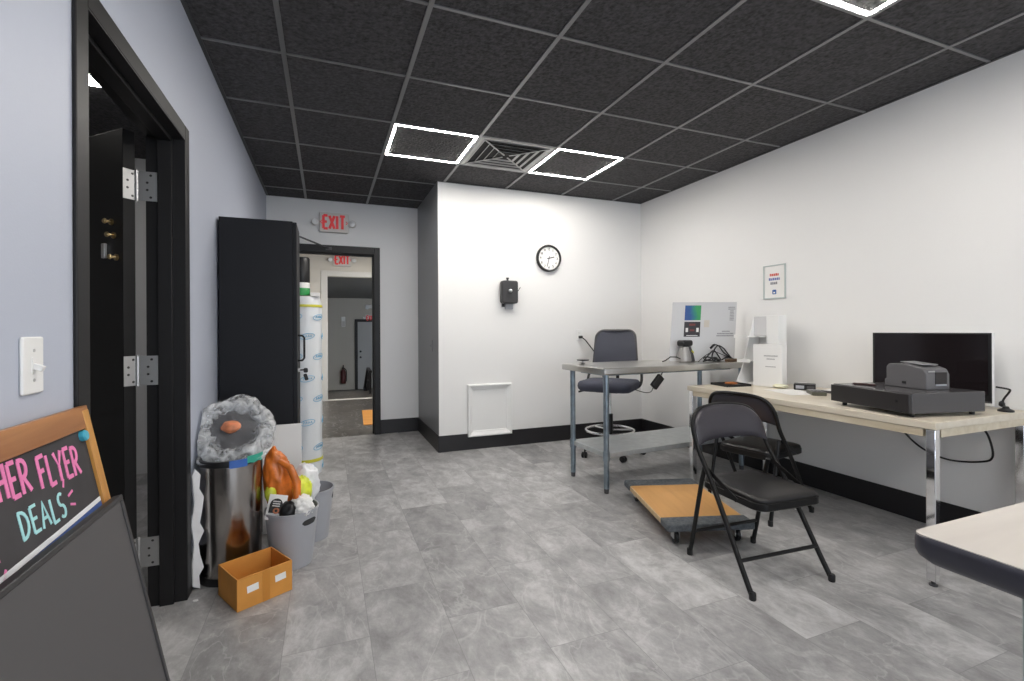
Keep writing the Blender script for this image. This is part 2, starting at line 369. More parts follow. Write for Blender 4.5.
# stroke letters on a 1-high grid: (width, strokes)
GLY = {
 'A': (0.62, [[(0,0),(0.31,1),(0.62,0)],[(0.12,0.36),(0.5,0.36)]]),
 'D': (0.6, [[(0.05,0),(0.05,1)],[(0,1)]+arc(0.12,0.5,0.46,90,-90,8,0.5)+[(0,0)]]),
 'E': (0.5, [[(0.5,1),(0.05,1)],[(0.05,1),(0.05,0)],[(0.05,0),(0.52,0)],[(0.05,0.52),(0.42,0.52)]]),
 'F': (0.5, [[(0.55,1),(0.03,0.98)],[(0.07,1),(0.05,0)],[(0.05,0.52),(0.42,0.54)]]),
 'G': (0.62, [arc(0.32,0.5,0.3,60,330,10,0.5)+[(0.6,0.45)],[(0.32,0.45),(0.64,0.45)]]),
 'H': (0.58, [[(0.05,0),(0.05,1)],[(0.55,0),(0.55,1)],[(0.05,0.5),(0.55,0.5)]]),
 'I': (0.2, [[(0.1,0),(0.1,1)]]),
 'L': (0.46, [[(0.05,1),(0.05,0)],[(0.02,0.0),(0.48,0.02)]]),
 'R': (0.58, [[(0.05,0),(0.05,1)],[(0,1)]+arc(0.2,0.74,0.3,90,-90,8,0.26)+[(0.02,0.48)],[(0.2,0.48),(0.58,0)]]),
 'S': (0.52, [arc(0.27,0.74,0.22,50,270,8,0.25)[:-1]+arc(0.25,0.25,0.23,90,-140,8,0.25)]),
 'T': (0.56, [[(0,1),(0.56,1)],[(0.28,1),(0.28,0)]]),
 'X': (0.56, [[(0,0),(0.56,1)],[(0,1),(0.56,0)]]),
 'Y': (0.6, [[(0,1),(0.3,0.5),(0.6,1)],[(0.3,0.52),(0.28,0)]]),
 '0': (0.5, [arc(0.25,0.5,0.2,90,450,12,0.45)]), '1': (0.3, [[(0.05,0.8),(0.17,1),(0.17,0)]]),
 '2': (0.5, [arc(0.25,0.72,0.22,170,-35,7,0.26)+[(0.02,0),(0.5,0)]]), '3': (0.5, [arc(0.22,0.75,0.22,140,-90,7,0.24)[:-1]+arc(0.22,0.26,0.25,90,-140,7,0.26)]),
 '4': (0.5, [[(0.38,0),(0.38,1),(0,0.3),(0.5,0.3)]]), '5': (0.5, [[(0.45,1),(0.08,1),(0.06,0.55)]+arc(0.22,0.32,0.26,120,-140,8,0.3)]),
 '6': (0.5, [[(0.4,1),(0.1,0.55)]+arc(0.25,0.28,0.22,160,520,10,0.27)]), '7': (0.5, [[(0,1),(0.48,1),(0.15,0)]]),
 '8': (0.5, [arc(0.25,0.75,0.18,-90,270,10,0.23),arc(0.25,0.26,0.22,90,450,10,0.26)]), '9': (0.5, [arc(0.25,0.72,0.22,-20,340,10,0.26)+[(0.3,0)]]),
}
def text_width(t, h, gap=0.22):
    return sum((GLY[c][0] + gap if c in GLY else 0.5)*h for c in t) - gap*h
def write(mb, t, x, y, h, w, th, M, gap=0.22, slant=0.0, wide=1.0, jit=0.0, rise=0.0):
    x_end = x + text_width(t, h, gap)*wide; yb_ = y
    for c in t:
        y = yb_ + rise*(x_end - x)
        if c in GLY:
            g = GLY[c]; dy = random.uniform(-jit, jit)*h
            for k, st in enumerate(g[1]):
                mb.ribbon([(x + (p[0] + slant*p[1])*h*wide, y + dy + p[1]*h) for p in st], w, th*(1 + 0.04*k), M)
            x += (g[0] + gap)*h*wide
        else: x += 0.5*h*wide
    return x

# ------------------------------------------------------------------ room shell
LX, RXW, BY, FY, BX, H = -0.558, 3.225, 4.33, 5.37, 0.968, 2.5134
REAR = -3.2
DY0, DY1, DZ = 1.483, 2.362, 1.940            # left doorway
EX0, EX1, EZ = -0.380, 0.492, 1.962           # exit doorway
struct(MB().box(LX-0.12, RXW+0.12, REAR-0.12, FY, -0.12, 0).build('floor', FLOOR, smooth=False))
struct(MB().box(LX-0.12, RXW+0.12, REAR-0.12, FY, H, H+0.06).build('ceiling', TILE_BLK, smooth=False))
w = MB()
w.box(LX-0.12, LX, REAR, DY0, 0, H); w.box(LX-0.12, LX, DY1, FY, 0, H); w.box(LX-0.12, LX, DY0, DY1, DZ, H)
struct(w.build('wall_left', BLUE_WALL, smooth=False))
struct(MB().box(RXW, RXW+0.12, REAR, BY+0.12, 0, H).build('wall_right', WHITE_WALL, smooth=False))
struct(MB().box(BX, RXW, BY, BY+0.12, 0, H).build('wall_back', WHITE_WALL, smooth=False))
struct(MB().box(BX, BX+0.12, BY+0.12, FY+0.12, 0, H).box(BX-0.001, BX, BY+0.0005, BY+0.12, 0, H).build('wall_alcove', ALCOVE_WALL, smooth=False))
w = MB()
w.box(LX-0.12, EX0, FY, FY+0.12, 0, H); w.box(EX1, BX, FY, FY+0.12, 0, H); w.box(EX0, EX1, FY, FY+0.12, EZ, H)
struct(w.build('wall_exit', GREY_WALL, smooth=False))
# rear wall; unseen shop window added to let sky light in
w = MB()
w.box(LX-0.12, -0.2, REAR-0.12, REAR, 0, H); w.box(2.85, RXW+0.12, REAR-0.12, REAR, 0, H)
w.box(-0.2, 2.85, REAR-0.12, REAR, 0, 0.5); w.box(-0.2, 2.85, REAR-0.12, REAR, 2.3, H)
struct(w.build('wall_rear', WHITE_WALL, smooth=False))
w = MB()
for x in (-0.2, 0.8, 1.8, 2.8): w.box(x, x+0.05, REAR-0.09, REAR-0.03, 0.5, 2.3)
w.box(-0.2, 2.85, REAR-0.09, REAR-0.03, 0.5, 0.55); w.box(-0.2, 2.85, REAR-0.09, REAR-0.03, 2.25, 2.3)
struct(w.build('added_window_1', FRAME_BLK, smooth=False))
# ceiling grid
GX0, GY0, P = -0.7994, 2.603, 0.6096
g = MB()
for i in range(1, 7):
    x = GX0 + P*i
    g.box(x-0.011, x+0.011, REAR, FY if x < BX else BY, H-0.006, H+0.002)
for j in range(-9, 5):
    y = GY0 + P*j
    if y > REAR: g.box(LX, RXW if y < BY else BX, y-0.0075, y+0.0075, H-0.0055, H+0.002)
struct(g.build('trim_1', GRID_BLK, smooth=False))
g = MB()
g.box(LX, LX+0.018, REAR, FY, H-0.006, H+0.002).box(RXW-0.018, RXW, REAR, BY, H-0.006, H+0.002)
g.box(LX, BX, FY-0.018, FY, H-0.006, H+0.002).box(BX, RXW, BY-0.018, BY, H-0.006, H+0.002)
struct(g.build('trim_2', mat('black_wall_angle', (0.03, 0.03, 0.032), 0.4), smooth=False))
# baseboards
BB = 0.153
def baseboard(name, b): struct(b.build(name, BASE_BLK, bevel=0.003))
baseboard('baseboard_right', MB().box(RXW-0.008, RXW, REAR, BY, 0, BB))
baseboard('baseboard_back', MB().box(BX-0.008, RXW, BY-0.008, BY, 0, BB))
baseboard('baseboard_alcove', MB().box(BX-0.009, BX-0.001, BY-0.008, FY, 0, BB))
baseboard('baseboard_exit', MB().box(EX1+0.06, BX, FY-0.008, FY, 0, BB).box(LX, EX0-0.06, FY-0.008, FY, 0, BB))
baseboard('baseboard_left', MB().box(LX, LX+0.008, DY1+0.06, FY, 0, BB).box(LX, LX+0.008, REAR, DY0-0.06, 0, BB))

# ---- left doorway (door_1): frame, open leaf, hinges
d1 = struct_root('door_1', (LX, (DY0+DY1)/2, 0))
X0 = -LX; Y0 = -(DY0+DY1)/2
def off(M=I4): return T(X0, Y0, 0) @ M
f = MB()
xo, xi = LX+0.010, LX-0.128
for (a, b) in ((DY0-0.06, DY0), (DY1, DY1+0.06)):
    f.box(LX, xo, a, b, 0, DZ+0.06, off())
f.box(LX, xo, DY0, DY1, DZ, DZ+0.06, off())
f.build('casing', FRAME_BLK, d1, bevel=0.003)
f = MB()
f.box(xi, xo-0.001, DY1-0.004, DY1+0.03, 0, DZ, off()).box(xi, xo-0.001, DY0-0.03, DY0+0.004, 0, DZ, off()).box(xi, xo-0.001, DY0, DY1, DZ-0.004, DZ+0.03, off())
f.build('jamb', FRAME_BLK, d1)
f = MB()
f.box(LX-0.085, LX-0.035, DY1-0.02, DY1-0.004, 0, DZ-0.004, off()).box(LX-0.085, LX-0.035, DY0+0.004, DY0+0.02, 0, DZ-0.004, off()).box(LX-0.085, LX-0.035, DY0+0.02, DY1-0.02, DZ-0.02, DZ-0.004, off())
f.build('door_stop', FRAME_BLK, d1, bevel=0.002)
pin = Vector((-0.717, 2.362, 0)); th = math.radians(133)
ld = Vector((-math.sin(th), -math.cos(th), 0)); lt = Vector((math.cos(th), -math.sin(th), 0))
LM = Matrix((ld, lt, Vector((0,0,1)))).transposed().to_4x4(); LM.translation = pin
LMo = off(LM)
MB().box(0.004, 0.85, 0.004, 0.049, 0.008, 1.945, LMo).build('leaf', LEAF_BLK, d1, bevel=0.002)
for z in (1.727, 0.972, 0.228):
    h = MB()
    h.box(0.000, 0.0035, 0.002, 0.050, z-0.06, z+0.06, LMo)
    h.box(-0.71, -0.645, DY1-0.0075, DY1-0.0045, z-0.06, z+0.06, off())
    hp = h.build('hinge', SATIN, d1)
    k = MB()
    for q in range(5): k.lathe([(0.0085, z-0.06+q*0.024), (0.0085, z-0.06+q*0.024+0.0225)], 14, off(T(pin.x, pin.y-0.002, 0)))
    k.lathe([(0.005, z-0.064), (0.005, z+0.064)], 12, off(T(pin.x, pin.y-0.002, 0)))
    k.build('hinge_barrel', SATIN, hp)
    for dz in (-0.045, -0.015, 0.015, 0.045):
        MB().lathe([(0.005, 0), (0.004, 0.0015)], 10, LMo @ T(0.0, 0.016 if abs(dz) > .03 else 0.034, z+dz) @ RY(-PI/2)).build('screw', SCREW, hp)
        MB().lathe([(0.005, 0), (0.004, 0.0015)], 10, off(T(-0.668 if abs(dz) > .03 else -0.680, DY1-0.0075, z+dz)) @ RX(PI/2)).build('screw', SCREW, hp)
for t, z in ((0.075, 1.575), (0.060, 1.520), (0.043, 1.430)):
    b = MB()
    b.lathe([(0.0, 0), (0.013, 0), (0.013, 0.006), (0.007, 0.008), (0.006, 0.02), (0.011, 0.024), (0.009, 0.03), (0.0, 0.031)], 16, LMo @ T(t, 0.049, z) @ RX(-PI/2))
    b.bar((t-0.014, 0.074, z-0.002), (t+0.014, 0.074, z+0.002), 0.006, 0.008, LMo)
    b.build('bolt_knob', BRASS, d1)
b = MB(); b.box(0.105, 0.125, 0.049, 0.062, 1.43, 1.49, LMo); b.build('latch_plate', SATIN, d1, bevel=0.002)

# ---- exit doorway (door_2): frame, leaf folded back behind the cabinet, closer
d2 = struct_root('door_2', ((EX0+EX1)/2, FY, 0))
def o2(M=I4): return T(-(EX0+EX1)/2, -FY, 0) @ M
f = MB()
for a, b in ((EX0-0.06, EX0), (EX1, EX1+0.06)): f.box(a, b, FY-0.02, FY, 0, EZ+0.075, o2())
f.box(EX0, EX1, FY-0.02, FY, EZ, EZ+0.075, o2())
f.build('casing', FRAME_BLK, d2, bevel=0.003)
f = MB()
f.box(EX0-0.02, EX0+0.004, FY-0.019, FY+0.14, 0, EZ, o2()).box(EX1-0.004, EX1+0.02, FY-0.019, FY+0.14, 0, EZ, o2()).box(EX0, EX1, FY-0.019, FY+0.14, EZ-0.004, EZ+0.02, o2())
f.box(EX1-0.018, EX1-0.004, FY+0.04, FY+0.085, 0, EZ-0.004, o2()).box(EX0+0.004, EX0+0.018, FY+0.04, FY+0.085, 0, EZ-0.004, o2()).box(EX0+0.018, EX1-0.018, FY+0.04, FY+0.085, EZ-0.018, EZ-0.004, o2())
f.build('jamb', FRAME_BLK, d2)
MB().box(EX0-0.05, EX0-0.005, FY-0.88, FY-0.025, 0.008, EZ-0.005, o2()).build('leaf', LEAF_BLK, d2, bevel=0.002)
k = MB()
k.box(EX0-0.005, EX0+0.055, FY-0.42, FY-0.14, 1.88, 1.945, o2())
k.build('door_closer', PLASTIC_DG, d2, bevel=0.004)
k = MB()
k.bar((EX0+0.03, FY-0.26, 1.99), (-0.30, FY-0.46, 2.045), 0.03, 0.008, o2()).bar((-0.30, FY-0.46, 2.052), (0.03, FY-0.03, 2.0), 0.024, 0.008, o2())
k.box(0.0, 0.06, FY-0.035, FY-0.018, 1.985, 2.015, o2()).lathe([(0.008, 1.93), (0.008, 2.0)], 12, o2(T(EX0+0.03, FY-0.26, 0)))
k.build('closer_arm', PLASTIC_DG, d2)

# ---- side room beyond the left doorway
SX = -3.2
struct(MB().box(SX, LX-0.12, 0.3, 5.2, -0.12, 0).build('floor_side_room', FLOOR, smooth=False))
struct(MB().box(SX, LX-0.12, 0.3, 5.2, H, H+0.06).build('ceiling_side_room', TILE_BLK, smooth=False))
w = MB().box(SX, LX-0.12, 4.6, 4.72, 0, H).box(SX-0.12, SX, 0.3, 5.2, 0, H).box(SX, LX-0.12, 0.2, 0.3, 0, H)
struct(w.build('wall_side_room', GREY_WALL, smooth=False))

# ---- rooms beyond the exit doorway
CY1 = 8.24; CH = 2.47
struct(MB().box(-1.3, 2.4, FY, 9.35, -0.12, 0).build('floor_corridor', FLOOR_DK, smooth=False))
struct(MB().box(-1.3, 2.4, FY+0.12, CY1, CH, CH+0.06).build('ceiling_corridor', CEIL_BRN, smooth=False))
OX0, OX1, OZ = 0.015, 0.93, 2.02
w = MB().box(-1.3, OX0, CY1, CY1+0.12, 0, CH).box(OX1, 2.4, CY1, CY1+0.12, 0, CH).box(OX0, OX1, CY1, CY1+0.12, OZ, CH)
struct(w.build('wall_corridor_end', CREAM_WALL, smooth=False))
struct(MB().box(-1.42, -1.3, FY+0.12, CY1, 0, CH).box(2.4, 2.52, FY+0.12, CY1, 0, CH).build('wall_corridor_sides', CREAM_WALL, smooth=False))
w = MB().box(OX0-0.09, OX0, CY1-0.02, CY1, 0, OZ+0.09).box(OX1, OX1+0.09, CY1-0.02, CY1, 0, OZ+0.09).box(OX0, OX1, CY1-0.02, CY1, OZ, OZ+0.09)
w.box(OX0-0.001, OX0+0.01, CY1-0.02, CY1+0.13, 0, OZ).box(OX0, OX1, CY1+0.001, CY1+0.119, -0.001, 0.006)
struct(w.build('trim_3', mat('white_door_trim', (0.72, 0.71, 0.68), 0.45), bevel=0.003))
ZL, BYY = -0.60, 14.8
struct(MB().box(-1.6, 4.0, 9.35, BYY+0.1, ZL-0.12, ZL).build('floor_lower_hall', FLOOR_DK, smooth=False))
w = MB()
for i in range(1, 4): w.box(-0.6, 1.8, 9.35 + 0.28*(i-1), 9.35+0.28*i, ZL-0.1, -0.15*i)
struct(w.build('trim_4', mat('dark_stair_tread', (0.05, 0.045, 0.04), 0.5), smooth=False))
TAN = mat('tan_wall_paint', (0.50, 0.47, 0.42), 0.6)
struct(MB().box(-1.6, 4.0, BYY, BYY+0.12, ZL, 2.3).build('wall_lower_hall_end', TAN, smooth=False))
struct(MB().box(-1.72, -1.6, CY1, BYY, ZL, 2.3).build('wall_lower_hall_west', TAN, smooth=False))
struct(MB().box(4.0, 4.12, CY1, BYY, ZL, 2.3).build('wall_lower_hall_east', TAN, smooth=False))
struct(MB().box(-1.6, 4.0, CY1+0.12, BYY, 2.10, 2.2).build('ceiling_lower_hall', mat('grey_ceiling_board', (0.16, 0.155, 0.15), 0.7), smooth=False))

# ------------------------------------------------------------------ ceiling fixtures
def led_square(i, j, label):
    x = GX0 + P*(i+0.5); y = GY0 + P*(j+0.5)
    t = thing('ceiling_light', label, 'ceiling light', (x, y, H), 0, 'square LED outline lights in the ceiling grid')
    a = P/2-0.018; b = a-0.0115
    f = MB()
    f.box(-a, a, -a, -b, -0.005, -0.002).box(-a, a, b, a, -0.005, -0.002).box(-a, -b, -b, b, -0.005, -0.002).box(b, a, -b, b, -0.005, -0.002)
    f.build('light_strip', LED, t, smooth=False)
    MB().box(-b, b, -b, b, -0.004, -0.001).build('centre_panel', TILE_BLK, t, smooth=False)
    return t
led_square(2, 1, 'glowing square outline ceiling light left of the ceiling vent')
led_square(4, 1, 'glowing square outline ceiling light right of the ceiling vent')
led_square(4, -3, 'glowing square outline ceiling light nearest the camera, at the top right of the photo')
for (i, j) in ((2, -3), (2, -7), (4, -7)):  # unseen fixtures added for room light, repeating the visible layout
    led_square(i, j, 'glowing square outline ceiling light added out of view for light, behind or above the camera')
t = thing('ceiling_vent', 'grey louvred square ceiling vent between two glowing square lights', 'vent', (GX0+P*3.5, GY0+P*1.5, H))
a = P/2-0.014
f = MB(); 
def sqring(mb, r, z0, r2, z1, th=0.002):
    c = [(-1,-1),(1,-1),(1,1),(-1,1)]
    o = [(r*x, r*y, z0) for x, y in c]; i_ = [(r2*x, r2*y, z1) for x, y in c]
    mb.loft([o, i_, [(p[0], p[1], p[2]+th) for p in i_], [(p[0], p[1], p[2]+th) for p in o], o], caps=False)
sqring(f, a, -0.006, a-0.03, -0.006); f.build('vent_frame', VENT_GRY, t, smooth=False)
MB().box(-a+0.03, a-0.03, -a+0.03, a-0.03, -0.0015, -0.0005).build('duct_back', DARK_VOID, t, smooth=False)  # flat dark plate; the duct's inner shade is put into its colour
for r in (0.262, 0.205, 0.148, 0.092):
    f = MB(); sqring(f, r, -0.0105, r-0.013, -0.003, 0.002); f.build('louver', VENT_GRY, t, smooth=False)
f = MB()
for q in range(4): f.bar((0.03*math.cos(q*PI/2+PI/4), 0.03*math.sin(q*PI/2+PI/4), -0.006), (0.36*math.cos(q*PI/2+PI/4), 0.36*math.sin(q*PI/2+PI/4), -0.006), 0.012, 0.004)
f.build('corner_rib', VENT_GRY, t, smooth=False)
# side room lamp, then unseen lamps added to light corridor and lower hall
t = thing('ceiling_light', 'slim bright ceiling light seen through the left doorway above the open door', 'ceiling light', (-1.45, 3.02, H), 0.0)
f = MB(); a = 0.29; b = 0.25
f.box(-a, a, -a, -b, -0.012, -0.002).box(-a, a, b, a, -0.012, -0.002).box(-a, -b, -b, b, -0.012, -0.002).box(b, a, -b, b, -0.012, -0.002)
f.build('light_strip', LED3, t, smooth=False); MB().box(-b, b, -b, b, -0.008, -0.001).build('centre_panel', TILE_BLK, t, smooth=False)
for x, y, z, lab in ((0.9, 6.6, CH, 'flat ceiling lamp added to light the corridor behind the exit doorway'), (1.1, 8.82, 2.10, 'flat ceiling lamp added to light the lower hall beyond the corridor')):
    t = thing('ceiling_light', lab, 'ceiling light', (x, y, z))
    MB().box(-0.32, 0.32, -0.32, 0.32, -0.03, 0).build('housing', PLASTIC_W, t, bevel=0.004)
    MB().box(-0.29, 0.29, -0.29, 0.29, -0.034, -0.0301).build('diffuser', FILL_HALL if y > 8 else FILL_CORRIDOR, t, smooth=False)

# ------------------------------------------------------------------ signs, clock, wall items
def exit_sign(loc, sc, label, rz=0.0):
    t = thing('exit_sign', label, 'exit sign', loc, rz)
    W, Hh = 0.29*sc, 0.205*sc
    MB().prism(rrect(-W/2, W/2, -Hh/2, Hh/2, 0.02*sc), 0.0, 0.045*sc, RX(PI/2)).build('housing', SIGN_BODY, t, bevel=0.004*sc)
    FM = T(0, -0.0451*sc, 0) @ RX(PI/2)
    MB().prism(rrect(-W/2+0.012*sc, W/2-0.012*sc, -Hh/2+0.012*sc, Hh/2-0.012*sc, 0.012*sc), 0.0, 0.002*sc, FM).build('face_plate', SIGN_BODY, t)
    L = MB(); h = 0.135*sc; tw = text_width('EXIT', h, 0.2)*0.66
    write(L, 'EXIT', -tw/2, -h/2, h, 0.026*sc, 0.003*sc, T(0, -0.047*sc, 0) @ RX(PI/2), 0.2, 0, 0.66)
    for s in (-1, 1):
        L.ribbon([(s*(W/2-0.028*sc), 0.018*sc), (s*(W/2-0.012*sc), 0), (s*(W/2-0.028*sc), -0.018*sc)], 0.008*sc, 0.003*sc, T(0, -0.047*sc, 0) @ RX(PI/2))
    L.build('lettering', RED, t, smooth=False)
    for s in (-1, 1):
        h_ = MB(); MM = T(s*(W/2+0.045*sc), -0.03*sc, -0.005*sc) @ RZ(-s*0.25) @ RX(PI/2)
        h_.lathe([(0.02*sc, -0.015*sc), (0.035*sc, 0.0), (0.038*sc, 0.03*sc), (0.036*sc, 0.04*sc)], 24, MM)
        h_.bar((s*W/2*0.95, -0.025*sc, 0), (s*(W/2+0.03*sc), -0.025*sc, -0.004*sc), 0.018*sc, 0.018*sc)
        hh = h_.build('lamp_head', PLASTIC_DG if False else SIGN_BODY, t)
        MB().lathe([(0.031*sc, 0.0402*sc), (0.026*sc, 0.044*sc), (0.0, 0.046*sc)], 24, MM, caps=False).build('lens', LENS, hh)
    return t
exit_sign((0.083, FY, 2.272), 1.0, 'red and white exit sign with two lamp heads above the black exit doorway')
exit_sign((0.25, CY1, 2.288), 1.0, 'red and white exit sign above the white trimmed opening inside the corridor')
exit_sign((1.235, BYY, 1.52), 1.0, 'dim red exit sign above the grey door in the lower hall')

# clock
t = thing('wall_clock', 'round black rimmed wall clock with white face on the back wall', 'clock', (2.094, BY, 1.852))
CM = RX(PI/2)
MB().lathe([(0.134, 0), (0.136, 0.03), (0.128, 0.042), (0.118, 0.036), (0.116, 0.02), (0.134, 0.0)], 56, CM, caps=False).build('rim', PLASTIC_K, t)
MB().lathe([(0.118, 0.004), (0.118, 0.02)], 56, CM).build('face', CLOCK_FACE, t)
L = MB()
for hnum in range(1, 13):
    an = math.radians(90 - hnum*30); s_ = str(hnum); hh = 0.022
    tw = text_width(s_, hh); write(L, s_, 0.091*math.cos(an)-tw/2, 0.091*math.sin(an)-hh/2, hh, 0.0045, 0.001, T(0, -0.0201, 0) @ CM)
for k in range(60):
    an = math.radians(k*6); L.ribbon([(0.108*math.cos(an), 0.108*math.sin(an)), (0.114*math.cos(an), 0.114*math.sin(an))], 0.0014, 0.001, T(0, -0.0201, 0) @ CM)
L.build('numerals', INK, t, smooth=False)
def hand(ang, ln, w_, z, nm):
    an = math.radians(90-ang); MB().ribbon([(-0.02*math.cos(an), -0.02*math.sin(an)), (ln*math.cos(an), ln*math.sin(an))], w_, 0.0015, T(0, -z, 0) @ CM).build(nm, INK, t, smooth=False)
hand(76, 0.060, 0.009, 0.0225, 'hour_hand'); hand(194, 0.088, 0.006, 0.0245, 'minute_hand')
MB().lathe([(0.007, 0.021), (0.007, 0.0275)], 16, CM).build('hub', INK, t)

# black box on the wall
BOX_DK = mat('dark_iron_grey', (0.035, 0.034, 0.036), 0.5)
t = thing('wall_box', 'small black metal box with a centre knob fixed to the back wall', 'wall box', (1.650, BY, 1.497))
MB().prism(rrect(-0.082, 0.082, -0.11, 0.11, 0.022), 0.014, 0.09, RX(PI/2)).build('body', BOX_DK, t, bevel=0.012, seg=3)
MB().box(-0.06, 0.05, -0.014, 0, -0.14, 0.09).build('wall_plate', BOX_DK, t, bevel=0.003)
MB().lathe([(0.018, 0.10), (0.018, 0.108), (0.010, 0.112), (0.009, 0.122), (0.0, 0.123)], 20, RX(PI/2) @ T(-0.005, 0.01, 0)).build('knob', SATIN, t)
MB().bar((0.085, -0.05, 0.0), (0.115, -0.06, 0.05), 0.012, 0.006).bar((0.06, -0.05, -0.0), (0.09, -0.05, 0.004), 0.012, 0.01).build('lever', BOX_DK, t)
MB().lathe([(0.010, 0.105), (0.010, 0.125), (0.014, 0.13), (0.014, 0.14), (0.0, 0.142)], 16, T(-0.015, -0.05, 0)).build('top_stud', BOX_DK, t)
MB().box(-0.035, 0.045, -0.045, -0.014, -0.165, -0.11).build('outlet_neck', PLASTIC_G, t, bevel=0.006)

# access panel
t = thing('access_panel', 'white framed square access panel low on the back wall', 'access panel', (1.462, BY, 0.37))
def mitre_frame(a, b, c, d, wd, prof):  # outer rect, wd inward, list of (inset, depth)
    f = MB(); rings = []
    for ins, dp in prof: rings.append([(a+ins, -dp, c+ins), (b-ins, -dp, c+ins), (b-ins, -dp, d-ins), (a+ins, -dp, d-ins)])
    f.loft(rings, caps=False); return f
mitre_frame(-0.222, 0.222, -0.247, 0.247, 0.05, [(0, 0), (0, 0.028), (0.006, 0.036), (0.014, 0.036), (0.040, 0.016), (0.052, 0.012), (0.056, 0.004), (0.056, 0.0)]).build('frame', mat('white_panel_trim', (0.80, 0.80, 0.79), 0.4), t, smooth=False)
MB().box(-0.168, 0.168, -0.007, 0, -0.193, 0.193).build('panel', PLASTIC_W, t, bevel=0.002)

# outlets and switches
def outlet(loc, rz, label):
    t = thing('wall_outlet', label, 'outlet', loc, rz)
    MB().prism(rrect(-0.036, 0.036, -0.058, 0.058, 0.006), 0, 0.006, RX(PI/2)).build('plate', PLASTIC_W, t, bevel=0.002)
    for z in (0.02, -0.02):
        s = MB().prism(rrect(-0.015, 0.015, -0.013, 0.013, 0.006), 0.006, 0.008, T(0, 0, z) @ RX(PI/2)).build('socket', PLASTIC_W, t)
        MB().box(-0.007, -0.005, -0.0085, -0.0081, z-0.004, z+0.006).box(0.005, 0.007, -0.0085, -0.0081, z-0.004, z+0.006).build('slot', INK, s, smooth=False)
    return t
outlet((2.446, BY, 1.075), 0, 'white wall outlet with a black plug beside the office chair')
t = thing('power_plug', 'black plug and cord running from the back wall outlet behind the office chair', 'power cord', (2.45, BY, 1.055))
MB().box(-0.016, 0.016, -0.045, -0.0085, -0.014, 0.014).build('plug', PLASTIC_K, t, bevel=0.004)
MB().tube([(0.0, -0.045, 0), (0.03, -0.07, -0.03), (0.10, -0.085, -0.12), (0.17, -0.09, -0.21), (0.22, -0.09, -0.34), (0.26, -0.06, -0.6), (0.30, -0.035, -0.95), (0.34, -0.05, -1.047)], 0.006, 8).build('cord', PLASTIC_K, t)
t = thing('light_switch', 'white toggle light switch plate on the pale blue left wall', 'light switch', (LX, 1.247, 1.063), PI/2)
MB().prism(rrect(-0.037, 0.037, -0.058, 0.058, 0.005), 0, 0.007, RX(PI/2)).build('plate', PLASTIC_W, t, bevel=0.003)
MB().box(-0.008, 0.008, -0.0085, -0.0065, -0.016, 0.016).build('slot_surround', PLASTIC_W, t)
MB().box(-0.005, 0.005, -0.024, -0.006, -0.003, 0.008, RX(0.45)).build('toggle', PLASTIC_W, t, bevel=0.001)
for z in (-0.03, 0.03): MB().lathe([(0.0035, 0), (0.003, 0.0015)], 10, T(0, -0.007, z) @ RX(PI/2)).build('screw', SATIN, t)
t = thing('light_switch', 'small grey switch plate on the narrow grey side of the boxed out wall', 'light switch', (BX-0.001, 4.62, 0.98), -PI/2)
MB().prism(rrect(-0.036, 0.036, -0.058, 0.058, 0.005), 0, 0.006, RX(PI/2)).build('plate', ALCOVE_WALL, t, bevel=0.002)
MB().box(-0.005, 0.005, -0.016, -0.004, -0.003, 0.010, RX(0.4)).build('toggle', ALCOVE_WALL, t)

# framed notice on the right wall
t = thing('framed_notice', 'small white framed notice with red and blue lines on the right wall', 'notice', (RXW, 2.663, 1.492), -PI/2)
t.scale = (0.92, 1, 0.93)
# local x = -Y direction seen from the room
MB().box(-0.098, 0.098, -0.006, 0, -0.135, 0.135).build('sheet', PAPER, t)
mitre_frame(-0.104, 0.104, -0.140, 0.140, 0.01, [(0, 0), (0, 0.011), (0.004, 0.013), (0.009, 0.011), (0.009, 0.0)]).build('frame', mat('pale_green_grey_frame', (0.50, 0.55, 0.54), 0.35), t, smooth=False)
def textline(mb, x0, x1, z, h, M, seed, th=0.001):
    rr = random.Random(seed); x = x0
    while x < x1 - 0.3*h:
        wd = rr.uniform(0.5, 0.8)*h; mb.box(x, min(x+wd, x1), -th, 0, z, z+h*rr.uniform(0.85, 1.0), M); x += wd + 0.18*h
NM = T(0, -0.0061, 0)
L = MB(); textline(L, -0.042, 0.042, 0.048, 0.022, NM, 1); L.build('red_line', mat('red_print', (0.62, 0.10, 0.07), 0.6), t, smooth=False)
L = MB(); textline(L, -0.052, 0.052, 0.012, 0.022, NM, 2); L.build('blue_line', mat('blue_print', (0.16, 0.19, 0.42), 0.6), t, smooth=False)
L = MB(); textline(L, -0.036, 0.036, -0.022, 0.022, NM, 3); L.build('grey_line', INK_GREY, t, smooth=False)
L = MB(); L.prism(rrect(-0.019, 0.019, -0.104, -0.066, 0.008), 0.0061, 0.007, RX(PI/2)); lg = L.build('blue_badge', mat('blue_badge_print', (0.02, 0.10, 0.33), 0.5), t, smooth=False)
MB().box(-0.008, 0.008, -0.0076, -0.007, -0.096, -0.084).build('badge_mark', PAPER, lg, smooth=False)

